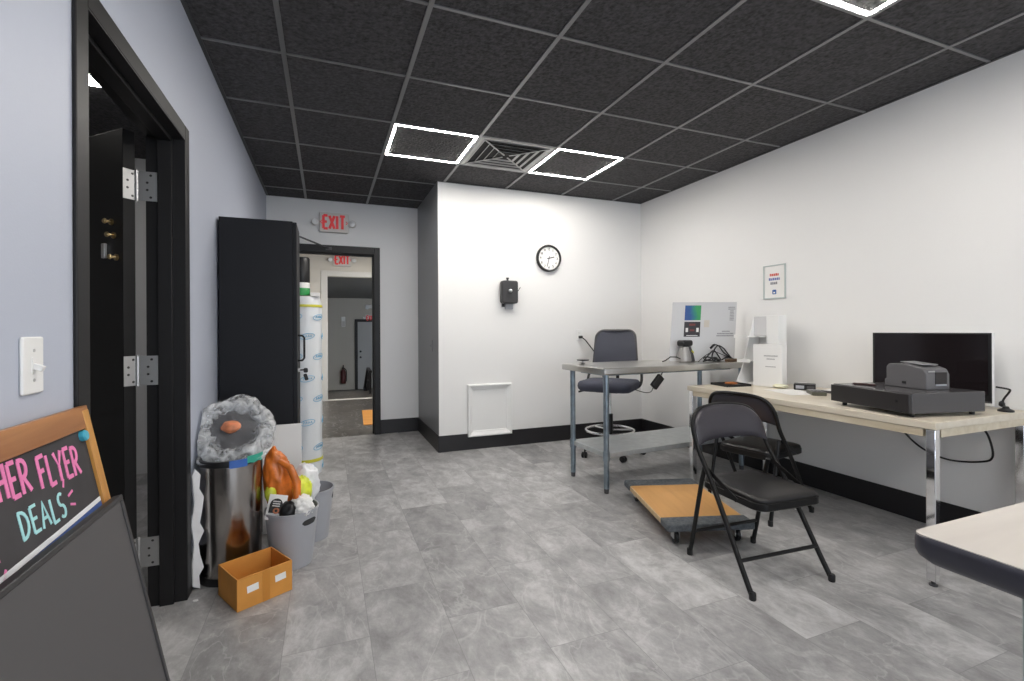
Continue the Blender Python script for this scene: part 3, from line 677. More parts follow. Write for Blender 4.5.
# ------------------------------------------------------------------ black cabinet by the left wall
CX0, CX1, CYa, CYb, CZ = LX+0.012, -0.156, 3.0, 3.33, 1.762
t = thing('storage_cabinet', 'tall black metal storage cabinet standing against the left wall before the exit doorway', 'cabinet', ((CX0+CX1)/2, (CYa+CYb)/2, 0))
hx, hy = (CX1-CX0)/2, (CYb-CYa)/2
MB().box(-hx, hx-0.02, -hy, hy, 0.0, CZ).build('body', CAB_BLK, t, bevel=0.003)
dl = MB().box(hx-0.0195, hx, -hy+0.002, hy-0.002, 0.05, CZ-0.004).build('door', CAB_BLK, t, bevel=0.002)
def pull(par, y):
    MB().tube([(hx, y, 0.955), (hx+0.025, y, 0.957), (hx+0.035, y, 0.97), (hx+0.035, y, 1.09), (hx+0.025, y, 1.103), (hx, y, 1.105)], 0.006, 8).build('handle', FRAME_BLK, par)
pull(dl, -0.09)
lk = MB().lathe([(0.013, 0), (0.013, 0.008), (0.009, 0.012)], 18, T(hx, -0.09, 0.90) @ RY(PI/2)).build('lock', SATIN, dl)
ky = MB(); ky.bar((hx+0.010, -0.09, 0.90), (hx+0.035, -0.09, 0.90), 0.003, 0.008); ky.prism(rrect(-0.012, 0.012, -0.014, 0.014, 0.008), -0.0015, 0.0015, T(hx+0.042, -0.09, 0.897) @ RX(PI/2))
ky.prism(rrect(-0.010, 0.010, -0.03, 0.01, 0.006), -0.0015, 0.0015, T(hx+0.040, -0.093, 0.867) @ RX(PI/2) @ RZ(0.3)); ky.build('key', PLASTIC_K, dl)

# wrapped roll behind the cabinet
t = thing('wrapped_roll', 'tall roll wrapped in white film with pale blue logos standing beside the black cabinet', 'wrapped roll', (-0.150, 4.12, 0), 0.0)
rr_ = 0.118
rings = []
for k in range(25):
    z = 1.40*k/24
    ring = []
    for i in range(40):
        a_ = 2*PI*i/40; q = rr_*(1 + 0.035*noise.noise(Vector((math.cos(a_)*2, math.sin(a_)*2, z*5))))
        if k == 0: q *= 0.93
        if k == 24: q *= 0.9
        ring.append((q*math.cos(a_), q*math.sin(a_), z))
    rings.append(ring)
MB().loft(rings).build('film', FILM_W, t)
def band(z0, z1, r_, m_, nm): MB().lathe([(r_, z0), (r_+0.003, z0+0.002), (r_+0.003, z1-0.002), (r_, z1)], 40, caps=False).build(nm, m_, t)
band(1.318, 1.338, rr_*1.02, YELLOW, 'yellow_band'); band(0.105, 0.13, rr_*1.02, YELLOW, 'yellow_band')
k = 0
for z in (0.06, 0.22, 0.42, 0.60, 0.76, 0.93, 1.09, 1.24):
    for a_ in ((-1.45, 0.1, 1.7, 3.3) if k % 2 == 0 else (-2.2, -0.65, 0.9, 2.5)):
        L = MB()
        def wrap(u, v, r2): return ((r2)*math.cos(a_ + u/rr_), (r2)*math.sin(a_ + u/rr_), z + v)
        ro = rr_*1.035; pts = []
        for i in range(25): 
            an = 2*PI*i/24
            pts.append(wrap(0.052*math.cos(an), 0.022*math.sin(an)+0.008*math.cos(an), ro))
        L.tube(pts[:-1], 0.0024, 6, closed=True)
        for q in range(4):
            u0 = -0.03 + q*0.017
            L.tube([wrap(u0, -0.010+0.002*q, ro), wrap(u0+0.005, 0.010, ro), wrap(u0+0.010, -0.004, ro)], 0.0026, 6)
        L.build('logo', LOGO_BLU, t)
    k += 1
t = thing('canister', 'black canister with a white and green band on top of the wrapped roll', 'canister', (-0.175, 4.10, 1.412))
MB().lathe([(0.055, 0.10), (0.057, 0.105), (0.057, 0.29), (0.050, 0.30), (0.0, 0.302)], 32).build('body', PLASTIC_K, t)
MB().lathe([(0.056, 0.0), (0.058, 0.004), (0.058, 0.055), (0.056, 0.058)], 32).build('green_band', GREEN, t)
MB().lathe([(0.0575, 0.058), (0.0575, 0.10)], 32).build('white_band', PAPER, t)
t = thing('paper_box', 'small white box lying on top of the wrapped roll beside the black canister', 'box', (-0.085, 4.07, 1.402))
MB().box(-0.03, 0.04, -0.05, 0.06, 0, 0.03).build('box_body', PAPER, t, bevel=0.003)
MB().box(-0.031, 0.041, -0.005, 0.015, -0.0, 0.0308).build('tape_strip', PLASTIC_W, t)

# ------------------------------------------------------------------ bins corner
# steel can
t = thing('trash_can', 'tall round stainless steel trash can in the left corner beside the cardboard box', 'trash can', (-0.418, 2.548, 0))
R0 = 0.126
MB().lathe([(R0+0.002, 0), (R0+0.003, 0.004), (R0+0.003, 0.03), (R0, 0.034)], 48).build('base_ring', PLASTIC_K, t)
MB().lathe([(R0-0.002, 0.03), (R0, 0.033), (R0, 0.535), (R0-0.004, 0.537), (R0-0.004, 0.1)], 48, caps=False).build('body', STEEL_CAN, t)
MB().lathe([(R0-0.006, 0.52), (R0+0.004, 0.525), (R0+0.006, 0.54), (R0+0.002, 0.55), (R0-0.012, 0.55), (R0-0.012, 0.52)], 48, caps=False).build('rim', PLASTIC_K, t)
LIDM = T(0.006, 0.048, 0.656) @ RX(math.radians(54))
MB().lathe([(0.0, -0.004), (R0*0.9, -0.004), (R0*0.93, 0.004), (R0*0.86, 0.018), (0.0, 0.026)], 40, LIDM).build('lid', PLASTIC_DG, t)
# clear liner ballooning over the lid
t = thing('bin_liner', 'crumpled clear plastic bag draped over the raised lid of the steel trash can', 'plastic bag', (-0.412, 2.555, 0.548))
def crumple(v, f, sd): return noise.noise(Vector(v)*f + Vector((sd, sd, sd)))
TB = T(0.0, 0.040, 0.108) @ RX(math.radians(54))        # plane of the raised lid
def wall_clip(p): p.x = max(p.x, LX + 0.012 + 0.412); return p
b = MB(); rings = []                                       # puffed collar around the lid
for k in range(73):
    a_ = 2*PI*k/72; ring = []
    Rm = 0.133*(1 + 0.10*crumple((math.cos(a_), math.sin(a_), 0), 2.2, 3)); rm_ = 0.042*(1 + 0.45*crumple((math.cos(a_), math.sin(a_), 1), 2.8, 8))
    for i in range(24):
        q = 2*PI*i/24; r2 = rm_*(1 + 0.30*crumple((math.cos(a_)*2, math.sin(a_)*2, math.cos(q)*1.2), 2.0, 5) + 0.16*crumple((math.cos(a_)*5, math.sin(a_)*5, math.sin(q)*2), 2.0, 1))
        ring.append(wall_clip(TB @ Vector(((Rm + r2*math.cos(q))*math.cos(a_), (Rm + r2*math.cos(q))*math.sin(a_), r2*math.sin(q)))))
    rings.append(ring)
rings[-1] = rings[0]
b.loft(rings, caps=False); b.build('collar', BAG, t, angle=180)
b = MB(); rings = []                                       # skirt gathered down to the rim
for k in range(9):
    u = k/8; ring = []
    for i in range(64):
        a_ = 2*PI*i/64
        lowp = Vector((0.137*math.cos(a_), 0.137*math.sin(a_) - 0.007, -0.012 + 0.006*math.sin(5*a_)))
        top_ = TB @ Vector((0.150*math.cos(a_), 0.150*math.sin(a_), -0.03))
        p = lowp.lerp(top_, u); w_ = 0.014*math.sin(PI*u)*crumple((math.cos(a_)*4, math.sin(a_)*4, u*2), 2.0, 2)
        p += Vector((math.cos(a_), math.sin(a_), 0))*(w_ + 0.02*math.sin(PI*u)); ring.append(wall_clip(p))
    rings.append(ring)
b.loft(rings, caps=False); b.build('skirt', BAG, t, angle=180)
b = MB(); rings = []                                       # film stretched over the opening
for k in range(8):
    r2 = 0.118*(1 - k/7) + 0.0005
    rings.append([wall_clip(TB @ Vector((r2*math.cos(2*PI*i/48), r2*math.sin(2*PI*i/48), 0.045 + 0.016*crumple((r2*math.cos(2*PI*i/48)*22, r2*math.sin(2*PI*i/48)*22, 0), 1.0, 4)))) for i in range(48)])
b.loft(rings, caps=False); b.build('stretched_film', BAG_CLEAR, t, angle=180)
tag(MB().blob((0.040, 0.030, 0.016), T(-0.416, 2.565, 0.672) @ RX(math.radians(54)) @ T(0, 0, 0.022), 3, 0.22, 2.0, 4.0).build('wrapper', WAD), 'crumpled salmon orange wrapper under the clear plastic bag on the steel trash can', 'wrapper')
# blue and green printed edge of the bag
t = thing('bag_tag', 'blue and green printed tag hanging over the front rim of the steel trash can', 'tag', (-0.418, 2.548, 0.535))
def curved(mb, a0, a1, z0, z1, r_, th=0.003, n=8, wob=0.0):
    rings = []
    for i in range(n+1):
        a_ = a0 + (a1-a0)*i/n; dz = wob*math.sin(i*1.7)
        c_, s_ = math.cos(a_), math.sin(a_)
        rings.append([(r_*c_, r_*s_, z0+dz), ((r_+th)*c_, (r_+th)*s_, z0+dz), ((r_+th)*c_, (r_+th)*s_, z1), (r_*c_, r_*s_, z1)])
    mb.loft(rings); return mb
curved(MB(), -1.45, -0.95, -0.012, 0.022, R0+0.016).build('blue_print', mat('royal_blue_print', (0.04, 0.13, 0.45), 0.4), t)
curved(MB(), -0.95, -0.30, -0.002, 0.030, R0+0.016, wob=0.003).build('green_print', mat('sea_green_print', (0.04, 0.36, 0.26), 0.4), t)

# torn white foam strip between can and door frame
pts = [(0, 0.02), (0.030, 0.0), (0.026, 0.06), (0.044, 0.09), (0.03, 0.15), (0.024, 0.20), (0.046, 0.25), (0.030, 0.29), (0.040, 0.35), (0.046, 0.40), (0.028, 0.44), (0.034, 0.50), (0.012, 0.53), (0.0, 0.50), (0.008, 0.38), (-0.004, 0.29), (0.006, 0.20), (-0.002, 0.12)]
o = MB().prism(pts, 0, 0.018, T(-0.545, 2.425, 0) @ RZ(0.5) @ RX(PI/2) @ T(0, 0, -0.018)).build('foam_strip', FOAM, bevel=0.003)
tag(o, 'torn white foam strip standing between the black door frame and steel trash can', 'foam strip')

# cardboard box
A = Vector((-0.338, 2.176)); B_ = Vector((-0.148, 2.280)); rzb = math.atan2(B_.y-A.y, B_.x-A.x)
Lb, Wb, Hb = 0.222, 0.205, 0.130
t = thing('cardboard_box', 'open brown cardboard box with two white labels on the floor before the steel trash can', 'box', (A.x, A.y, 0), rzb)
f = MB(); tk = 0.005
f.box(0, Lb, 0, tk, 0, Hb).box(0, Lb, Wb-tk, Wb, 0, Hb).box(0, tk, tk, Wb-tk, 0, Hb).box(Lb-tk, Lb, tk, Wb-tk, 0, Hb)
f.build('wall', CARD, t, bevel=0.001)
MB().box(tk, Lb-tk, tk, Wb-tk, 0.0, 0.005).build('bottom', CARD_IN, t)
for x in (0.038, 0.150):
    MB().box(x, x+0.045, -0.0008, 0, 0.062, 0.090, T(x+0.02, 0, 0.07) @ RY(-0.06) @ T(-x-0.02, 0, -0.07)).build('label', PAPER, t)
MB().box(0.098, 0.128, -0.0005, 0, 0.0, Hb-0.001).build('tape', TAPE, t)

# grey waste bins
HOLE = mat('bin_hole_dark', (0.03, 0.03, 0.032), 0.8)
def bin_(loc, label, r0, r1, h, rz):
    t = thing('waste_bin', label, 'waste bin', loc, rz, 'round grey plastic waste bins beside the steel can')
    MB().lathe([(r0, 0), (r0+0.001, 0.004), (r1, h-0.012), (r1+0.005, h-0.010), (r1+0.005, h), (r1-0.002, h), (r0-0.004, 0.008), (0.001, 0.006)], 48, caps=False).build('body', PLASTIC_G, t)
    MB().lathe([(0.0005, 0.002), (r0-0.002, 0.002)], 48, caps=False).build('bottom', PLASTIC_IN, t)
    rm = (r0 + (r1-r0)*0.80) 
    s = MB()
    rings = []
    for q in range(9):
        a_ = (-0.040 + 0.080*q/8)/rm; e_ = 0.014*math.sqrt(max(0.05, 1-((q-4)/4)**4)); c_, s_ = math.cos(a_), math.sin(a_)
        rings.append([((rm-0.002)*c_, (rm-0.002)*s_, h*0.80-e_), ((rm+0.002)*c_, (rm+0.002)*s_, h*0.80-e_), ((rm+0.0045)*c_, (rm+0.0045)*s_, h*0.80+e_), ((rm-0.002)*c_, (rm-0.002)*s_, h*0.80+e_)])
    MB().loft(rings).build('hand_hole', HOLE, t)
    return t
bin_((-0.160, 2.555, 0), 'round grey plastic waste bin overfull with bags, beside the cardboard box', 0.092, 0.118, 0.27, -0.75)
bin_((-0.085, 2.835, 0), 'round grey plastic waste bin behind the overfull one, before the black cabinet', 0.092, 0.118, 0.27, 0.1)
# contents of the first bin
tag(MB().blob((0.055, 0.05, 0.15), T(-0.218, 2.60, 0.375) @ RY(-0.15), 4, 0.22, 2.6, 1.0, True).build('orange_bag', ORANGE, angle=180), 'crumpled orange plastic bag standing up in the overfull grey waste bin', 'plastic bag')
tag(MB().tube([(-0.215, 2.555, 0.50), (-0.165, 2.53, 0.47), (-0.135, 2.51, 0.40), (-0.135, 2.50, 0.32), (-0.14, 2.50, 0.25)], [0.012, 0.017, 0.019, 0.018, 0.015], 10).build('orange_strip', ORANGE), 'twisted orange plastic strip hanging down over the grey waste bin contents', 'plastic strip')
tag(MB().blob((0.040, 0.035, 0.06), T(-0.120, 2.60, 0.330), 4, 0.25, 2.4, 6.0, True).build('lime_bag', LIME, angle=180), 'yellow green plastic bag in the overfull grey waste bin behind the tissue', 'plastic bag')
tag(MB().blob((0.024, 0.022, 0.032), T(-0.252, 2.56, 0.345), 3, 0.25, 2.4, 9.0, True).build('lime_wrapper', LIME, angle=180), 'small lime green wrapper at the left of the overfull grey waste bin', 'wrapper')
tag(MB().blob((0.055, 0.045, 0.085), T(-0.100, 2.665, 0.345), 4, 0.22, 2.2, 12.0, True).build('clear_bag', BAG_W, angle=180), 'white plastic carrier bag with a red patch at the back of the overfull bin', 'plastic bag')
tag(MB().blob((0.04, 0.035, 0.04), T(-0.112, 2.497, 0.285) , 4, 0.4, 2.6, 15.0, True).build('tissue', PAPER, angle=180), 'crumpled white tissue at the front of the overfull grey waste bin', 'tissue')
tag(MB().blob((0.032, 0.03, 0.038), T(-0.168, 2.487, 0.275), 3, 0.35, 2.6, 18.0, True).build('black_glove', PLASTIC_K, angle=180), 'crumpled black glove between the white pouch and the tissue in the grey bin', 'glove')
t = thing('snack_pouch', 'white pouch with a black label stuck upright in the front of the grey bin', 'pouch', (-0.235, 2.488, 0.240), -0.1)
t.rotation_euler = (-0.22, 0.18, -0.15)
p = MB(); rings = []
for k in range(9):
    z = 0.115*k/8; th_ = 0.004 + 0.011*math.sin(PI*k/8)
    rings.append([(-0.04, -th_*0.25, z), (0.0, -th_, z), (0.04, -th_*0.25, z), (0.04, th_*0.25, z), (0.0, th_, z), (-0.04, th_*0.25, z)])
p.loft(rings); p.build('pouch_body', PAPER, t, angle=60)
p = MB(); p.prism(arc(0.0, 0.072, 0.028, 0, 180, 8) + [(-0.028, 0.034), (0.028, 0.034)], 0.0155, 0.0165, RX(PI/2)); lb = p.build('black_label', INK, t, smooth=False)
L = MB()
for q, z in enumerate((0.084, 0.074, 0.064)): textline(L, -0.016, 0.016, z, 0.005, T(0, -0.0166, 0), 20+q)
L.build('label_text', PAPER, lb, smooth=False)
MB().lathe([(0.014, 0.0166), (0.013, 0.0176), (0.007, 0.0176), (0.006, 0.0166)], 20, RX(PI/2) @ T(0.004, 0.045, 0), caps=False).build('food_picture', WAD, lb)
# white sheet leaning against the cabinet
o = MB().box(-0.10, 0.10, -0.004, 0.004, 0.0, 0.60, T(-0.235, 2.966, 0.0) @ RX(-0.03)).build('foam_board', PAPER, bevel=0.001)
tag(o, 'white board leaning on the black cabinet behind the orange bag', 'board')
# scraps on floor
sc = MB().blob((0.010, 0.007, 0.004), T(-0.515, 2.335, 0.003), 2, 0.4, 3, 2.0); tag(sc.build('paper_scrap', PAPER), 'tiny crumpled scrap on the floor at the foot of the left door frame', 'scrap')
sc = MB().blob((0.014, 0.006, 0.003), T(2.73, 2.11, 0.002), 2, 0.4, 3, 5.0); tag(sc.build('paper_scrap', PAPER), 'tiny white paper scrap on the floor by the right baseboard', 'scrap')

# ------------------------------------------------------------------ chalkboard sign and charcoal panel
tilt = math.atan2(0.045, 0.23)
t = thing('chalkboard_sign', 'wood framed chalkboard with pink and aqua lettering leaning by the left doorway', 'chalkboard', (-0.541, 1.418, 0.955))
t.rotation_euler = (0, -tilt, 0)        # local x out of the board, y along the wall, -z down the board
Wd, Ht = 0.60, 0.95
fx = 0.022
MB().box(-fx/2, fx/2, -Wd, 0, -0.052, 0).build('frame_rail', OAK, t, bevel=0.002)
MB().box(-fx/2, fx/2, -Wd, 0, -Ht, -Ht+0.05).build('frame_rail', OAK, t, bevel=0.002)
MB().box(-fx/2-0.0005, fx/2+0.001, -0.030, 0.0, -Ht+0.05, -0.010).build('frame_stile', OAK_V, t, bevel=0.002)
MB().box(-fx/2, fx/2, -Wd, -Wd+0.03, -Ht+0.05, -0.052).build('frame_stile', OAK_V, t, bevel=0.002)
MB().box(-0.006, 0.004, -Wd+0.03, -0.03, -Ht+0.05, -0.052).build('board', CHALK, t, smooth=False)
FMc = T(0.0041, 0, 0) @ RZ(PI/2) @ RX(PI/2)   # plane with x = +y world, y = z
L = MB(); h = 0.052
def right_write(mb, s_, xr, y, h, w_, wide, jit, slant=0.0, gap=0.22, rise=0.0):
    tw = text_width(s_, h, gap)*wide
    write(mb, s_, xr - tw, y, h, w_, 0.0012, FMc, gap, slant, wide, jit, rise)
right_write(L, 'HIGHER FLYER', -0.084, -0.144, 0.061, 0.0085, 0.72, 0.04, 0.05, 0.20, 0.10)
L.build('pink_lettering', PINK, t, smooth=False)
for a_, b_ in (((-0.166, -0.150), (-0.158, -0.134)), ((-0.156, -0.172), (-0.136, -0.166)), ((-0.155, -0.190), (-0.137, -0.196)),
               ((-0.395, -0.178), (-0.425, -0.168)), ((-0.392, -0.203), (-0.420, -0.206)), ((-0.384, -0.222), (-0.400, -0.243))):
    MB().ribbon([a_, b_], 0.005, 0.001, FMc).build('chalk_dash', PINK, t, smooth=False)
L = MB(); right_write(L, 'DEALS', -0.176, -0.208, 0.048, 0.006, 0.86, 0.05, 0.0, 0.22, 0.08); L.build('aqua_lettering', AQUA, t, smooth=False)
L = MB(); L.ribbon([(-Wd+0.035, -0.244), (-0.4, -0.232), (-0.2, -0.226), (-0.031, -0.219)], 0.010, 0.001, FMc); L.build('white_chalk_line', WCHALK, t, smooth=False)
L = MB(); L.ribbon([(-Wd+0.035, -0.260), (-0.4, -0.248), (-0.2, -0.241), (-0.031, -0.234)], 0.018, 0.0008, FMc); L.build('blue_chalk_line', BLUECHALK, t, smooth=False)
MB().lathe([(0.0125, 0), (0.0125, 0.008), (0.010, 0.011), (0.0, 0.0115)], 24, T(0.0041, -0.044, -0.066) @ RY(PI/2)).build('round_magnet', TEAL, t)

t = thing('sign_board', 'large charcoal panel board leaning in front of the chalkboard', 'sign board', (-0.468, 1.411, 0.737))
tl2 = math.atan2(0.095, 0.475)
t.rotation_euler = (0, -tl2, 0)
Wd2, Ht2 = 0.62, 0.745
MB().box(-0.008, 0.004, -Wd2+0.012, -0.012, -Ht2+0.012, -0.012).build('panel', SIGN_GREY, t, smooth=False)
f = MB(); f.box(-0.012, 0.008, -Wd2, 0, -0.012, 0).box(-0.012, 0.008, -Wd2, 0, -Ht2, -Ht2+0.012).box(-0.012, 0.008, -0.012, 0, -Ht2+0.012, -0.012).box(-0.012, 0.008, -Wd2, -Wd2+0.012, -Ht2+0.012, -0.012)
f.build('frame', SIGN_EDGE, t, bevel=0.002)
MB().lathe([(0.005, 0), (0.005, 0.006), (0.002, 0.008)], 12, T(0.0, 0.0, -0.045) @ RX(-PI/2)).build('edge_pin', SATIN, t)

# ------------------------------------------------------------------ steel work table
u5 = math.radians(3.2)
TX, TY = 1.735, 2.735
TL, TD, TZ = 1.42, 0.56, 0.868
t = thing('work_table', 'stainless steel work table with undershelf standing near the back right corner', 'work table', (TX, TY, 0), u5)
f = MB(); f.prism(rrect(0, TL, 0, TD, 0.012, 3), TZ-0.045, TZ); f.build('tabletop', STEEL, t, bevel=0.006)
MB().box(0.10, TL-0.10, 0.12, TD-0.12, TZ-0.065, TZ-0.045).build('under_frame', GALV, t)
MB().box(0.055, TL-0.055, 0.055, TD-0.055, 0.245, 0.28).build('under_shelf', SHELF_GALV, t, bevel=0.004)
for x in (0.062, TL-0.045):
    for y in (0.065, TD-0.065):
        l = MB(); l.lathe([(0.0195, 0.035), (0.0195, TZ-0.0455)], 20, T(x, y, 0)); l.lathe([(0.024, 0.225), (0.024, 0.29)], 20, T(x, y, 0))
        lg = l.build('leg', GALV, t)
        MB().lathe([(0.010, 0.0), (0.016, 0.003), (0.018, 0.036)], 16, T(x, y, 0)).build('foot', PLASTIC_DG, lg)
def tw_(x, y, z=TZ):   # table coordinates to world
    c_, s_ = math.cos(u5), math.sin(u5); return (TX + x*c_ - y*s_, TY + x*s_ + y*c_, z)

# small dish
t = thing('small_dish', 'small flat black dish on the left end of the steel work table', 'dish', tw_(0.12, 0.44))
MB().lathe([(0.020, 0), (0.016, 0.004), (0.008, 0.010), (0.010, 0.022)], 24).build('foot', SATIN, t)
MB().lathe([(0.010, 0.022), (0.045, 0.026), (0.048, 0.034), (0.044, 0.034), (0.0, 0.029)], 28).build('dish', PLASTIC_K, t)
# hand tool
t = thing('tape_gun', 'grey and black hand tool with a yellow band standing beside the tangle of cables', 'hand tool', tw_(0.962, 0.245), 0.25)
t.scale = (1.2, 1.2, 1.2)
MB().lathe([(0.040, 0.0), (0.046, 0.01), (0.040, 0.05), (0.030, 0.085), (0.026, 0.10), (0.0, 0.102)], 28, T(-0.01, 0, 0)).build('nozzle', mat('dull_silver_plastic', (0.33, 0.32, 0.31), 0.4, 0.4), t)
f = MB(); f.prism([(0.02, 0.0), (0.085, 0.0), (0.070, 0.04), (0.045, 0.085), (0.028, 0.118), (0.0, 0.11)], -0.022, 0.022, RX(PI/2)); f.build('grip', PLASTIC_DG, t, bevel=0.006)
f = MB(); f.prism(rrect(-0.055, 0.05, 0.105, 0.145, 0.016), -0.028, 0.028, RX(PI/2)); f.build('head', PLASTIC_K, t, bevel=0.008)
MB().box(0.038, 0.066, -0.0235, 0.0235, 0.062, 0.074, T(0.05, 0, 0.07) @ RY(0.5) @ T(-0.05, 0, -0.07)).build('yellow_band', YELLOW, t)
MB().tube([(-0.045, 0, 0.02), (-0.08, 0.01, 0.035), (-0.12, 0.03, 0.036), (-0.145, 0.05, 0.012), (-0.15, 0.07, 0.005)], 0.004, 8).build('cord', PLASTIC_K, t)
# cables
def spline(pts, n=10):
    P_ = [Vector(p) for p in pts]; out = []
    for i in range(len(P_)-1):
        p0 = P_[max(i-1, 0)]; p1 = P_[i]; p2 = P_[i+1]; p3 = P_[min(i+2, len(P_)-1)]
        for k in range(n):
            u = k/n; out.append(0.5*((2*p1) + (p2-p0)*u + (2*p0-5*p1+4*p2-p3)*u*u + (-p0+3*p1-3*p2+p3)*u**3))
    out.append(P_[-1]); return out
rc = random.Random(4)
labs = ['black cable looping high over the other cables on the steel work table', 'black cable lying in low coils on the steel work table', 'thin dark cable trailing along the steel work table before the grey board']
def tl(x, y, z): return tw_(x, y, TZ+z)
def sq(c, k): return [(1.06 + (p[0]-1.06)*1.10, p[1]*k, p[2]*(1.05 if p[2] > 0.012 else 1)) for p in c]
c1 = [(1.06, 0.30, 0.006), (1.09, 0.27, 0.05), (1.15, 0.28, 0.085), (1.21, 0.30, 0.04), (1.24, 0.33, 0.008), (1.19, 0.36, 0.006), (1.16, 0.33, 0.05), (1.19, 0.29, 0.12), (1.245, 0.27, 0.10), (1.29, 0.26, 0.05), (1.35, 0.27, 0.007), (1.39, 0.30, 0.006)]
c2 = [(1.04, 0.22, 0.006), (1.08, 0.19, 0.02), (1.14, 0.20, 0.035), (1.19, 0.24, 0.02), (1.15, 0.29, 0.008), (1.08, 0.27, 0.025), (1.07, 0.22, 0.04), (1.12, 0.18, 0.03), (1.19, 0.19, 0.012), (1.27, 0.22, 0.03), (1.31, 0.26, 0.02), (1.28, 0.30, 0.007), (1.22, 0.27, 0.015)]
c3 = [(1.00, 0.42, 0.004), (1.08, 0.44, 0.05), (1.16, 0.44, 0.075), (1.25, 0.43, 0.05), (1.33, 0.41, 0.02), (1.40, 0.40, 0.004)]
c4 = [(1.12, 0.25, 0.105), (1.16, 0.26, 0.128), (1.21, 0.27, 0.12), (1.25, 0.25, 0.07), (1.30, 0.22, 0.03), (1.36, 0.20, 0.006)]
for q, (c, r_) in enumerate(((sq(c1, 0.50), 0.0055), (sq(c2, 0.62), 0.0055), (sq(c3, 0.34), 0.003))):
    tag(MB().tube(spline([tl(*p) for p in c]), r_, 8).build('cable', PLASTIC_K), labs[q], 'cable', 'cables on the steel work table')
tag(MB().tube(spline([tl(*p) for p in sq(c4, 0.56)]), [0.009]*12 + [0.005]*39, 8).build('cable', PLASTIC_K), 'black cable with a plug end raised in the air above the cable tangle', 'cable', 'cables on the steel work table')
t = thing('power_strip', 'brown and grey power strip lying at the right end of the steel work table', 'power strip', tw_(1.24, 0.055), u5)
MB().box(0, 0.17, 0, 0.05, 0, 0.022).build('body', mat('brown_grey_plastic', (0.16, 0.10, 0.06), 0.5), t, bevel=0.004)
for q in range(4): MB().box(0.012+q*0.039, 0.04+q*0.039, 0.012, 0.038, 0.022, 0.0245).build('socket', PLASTIC_DG if q % 2 else BRASS, t)
t = thing('power_adapter', 'black power adapter hanging by its cord below the steel work table', 'power adapter', tw_(0.44, 0.0, 0.715))
MB().box(-0.028, 0.028, 0.012, 0.042, 0.0, 0.105, RY(0.75)).build('brick', PLASTIC_K, t, bevel=0.006)
MB().tube(spline([(0.075, 0.027, 0.085), (0.10, 0.05, 0.115), (0.12, 0.10, 0.118)]), 0.004, 8).build('cord', PLASTIC_K, t)
MB().tube(spline([(0.0, 0.027, -0.002), (-0.02, 0.027, -0.03), (-0.06, 0.04, -0.035), (-0.10, 0.10, -0.02)]), 0.003, 8).build('lead', PLASTIC_K, t)

# grey board with two prints, standing on the table against the wall
d_ = Vector((0.931, -0.365))
bl = Vector((2.602, 3.128)); 
t = thing('display_board', 'pale grey board with blue green and dark prints standing on the steel work table', 'board', (bl.x, bl.y, TZ+0.002), math.atan2(d_.y, d_.x))
t.scale = (0.97, 0.97, 0.97)
BWd, BHt = 0.545, 0.50
LEAN = RX(-0.10) 
Sh = Matrix(((1,0,0.10,0),(0,1,0,0),(0,0,1,0),(0,0,0,1)))
BM = LEAN @ Sh
MB().box(0, BWd, 0, 0.008, 0, BHt, BM).build('panel', BOARD_W, t, bevel=0.001)
def pr_(x0, x1, z0, z1, m_, nm, e=0.0008): return MB().box(x0, x1, -e, 0, z0, z1, BM).build(nm, m_, t, smooth=False)
pr_(0.108, 0.244, 0.345, 0.472, ramp_mat('blue_green_print', [(0, (0.015, 0.03, 0.25)), (0.45, (0.01, 0.09, 0.28)), (0.75, (0.01, 0.22, 0.17)), (1, (0.03, 0.32, 0.10))], 'X', 0.11, 0.26, scale=9), 'blue_green_print')
dk = pr_(0.108, 0.244, 0.205, 0.332, mat('dark_print', (0.016, 0.010, 0.014), 0.4), 'dark_print')
q = MB().box(0.122, 0.142, -0.0012, -0.0008, 0.245, 0.28, BM).box(0.212, 0.232, -0.0012, -0.0008, 0.245, 0.28, BM).box(0.130, 0.225, -0.0012, -0.0008, 0.213, 0.218, BM); q.build('pale_figures', PAPER, dk, smooth=False)
q = MB().box(0.150, 0.202, -0.0012, -0.0008, 0.298, 0.316, BM).box(0.158, 0.196, -0.0012, -0.0008, 0.252, 0.268, BM); q.build('red_figures', mat('dark_red_print', (0.14, 0.02, 0.015), 0.5), dk, smooth=False)
GINK = mat('pale_grey_ink', (0.28, 0.28, 0.29), 0.6)
L = MB()
for k_, z in enumerate((0.455, 0.44)): textline(L, 0.475, 0.535, z-0.005, 0.009, BM, 40+k_)
for k_ in range(7): textline(L, 0.49, 0.525, 0.42-k_*0.013, 0.008, BM, 50+k_)
L.build('corner_print', GINK, t, smooth=False)
L = MB(); textline(L, 0.43, 0.50, 0.245, 0.010, BM, 61); textline(L, 0.39, 0.53, 0.225, 0.012, BM, 62); textline(L, 0.385, 0.53, 0.207, 0.012, BM, 63)
L.build('middle_print', GINK, t, smooth=False)
pr_(0.275, 0.320, 0.285, 0.345, mat('beige_note_paper', (0.60, 0.55, 0.48), 0.7), 'note')

# ------------------------------------------------------------------ office chair (drafting chair with foot ring)
t = thing('office_chair', 'slate blue mesh back office chair with a chrome foot ring behind the steel table', 'office chair', (2.405, 3.70, 0), -0.85)
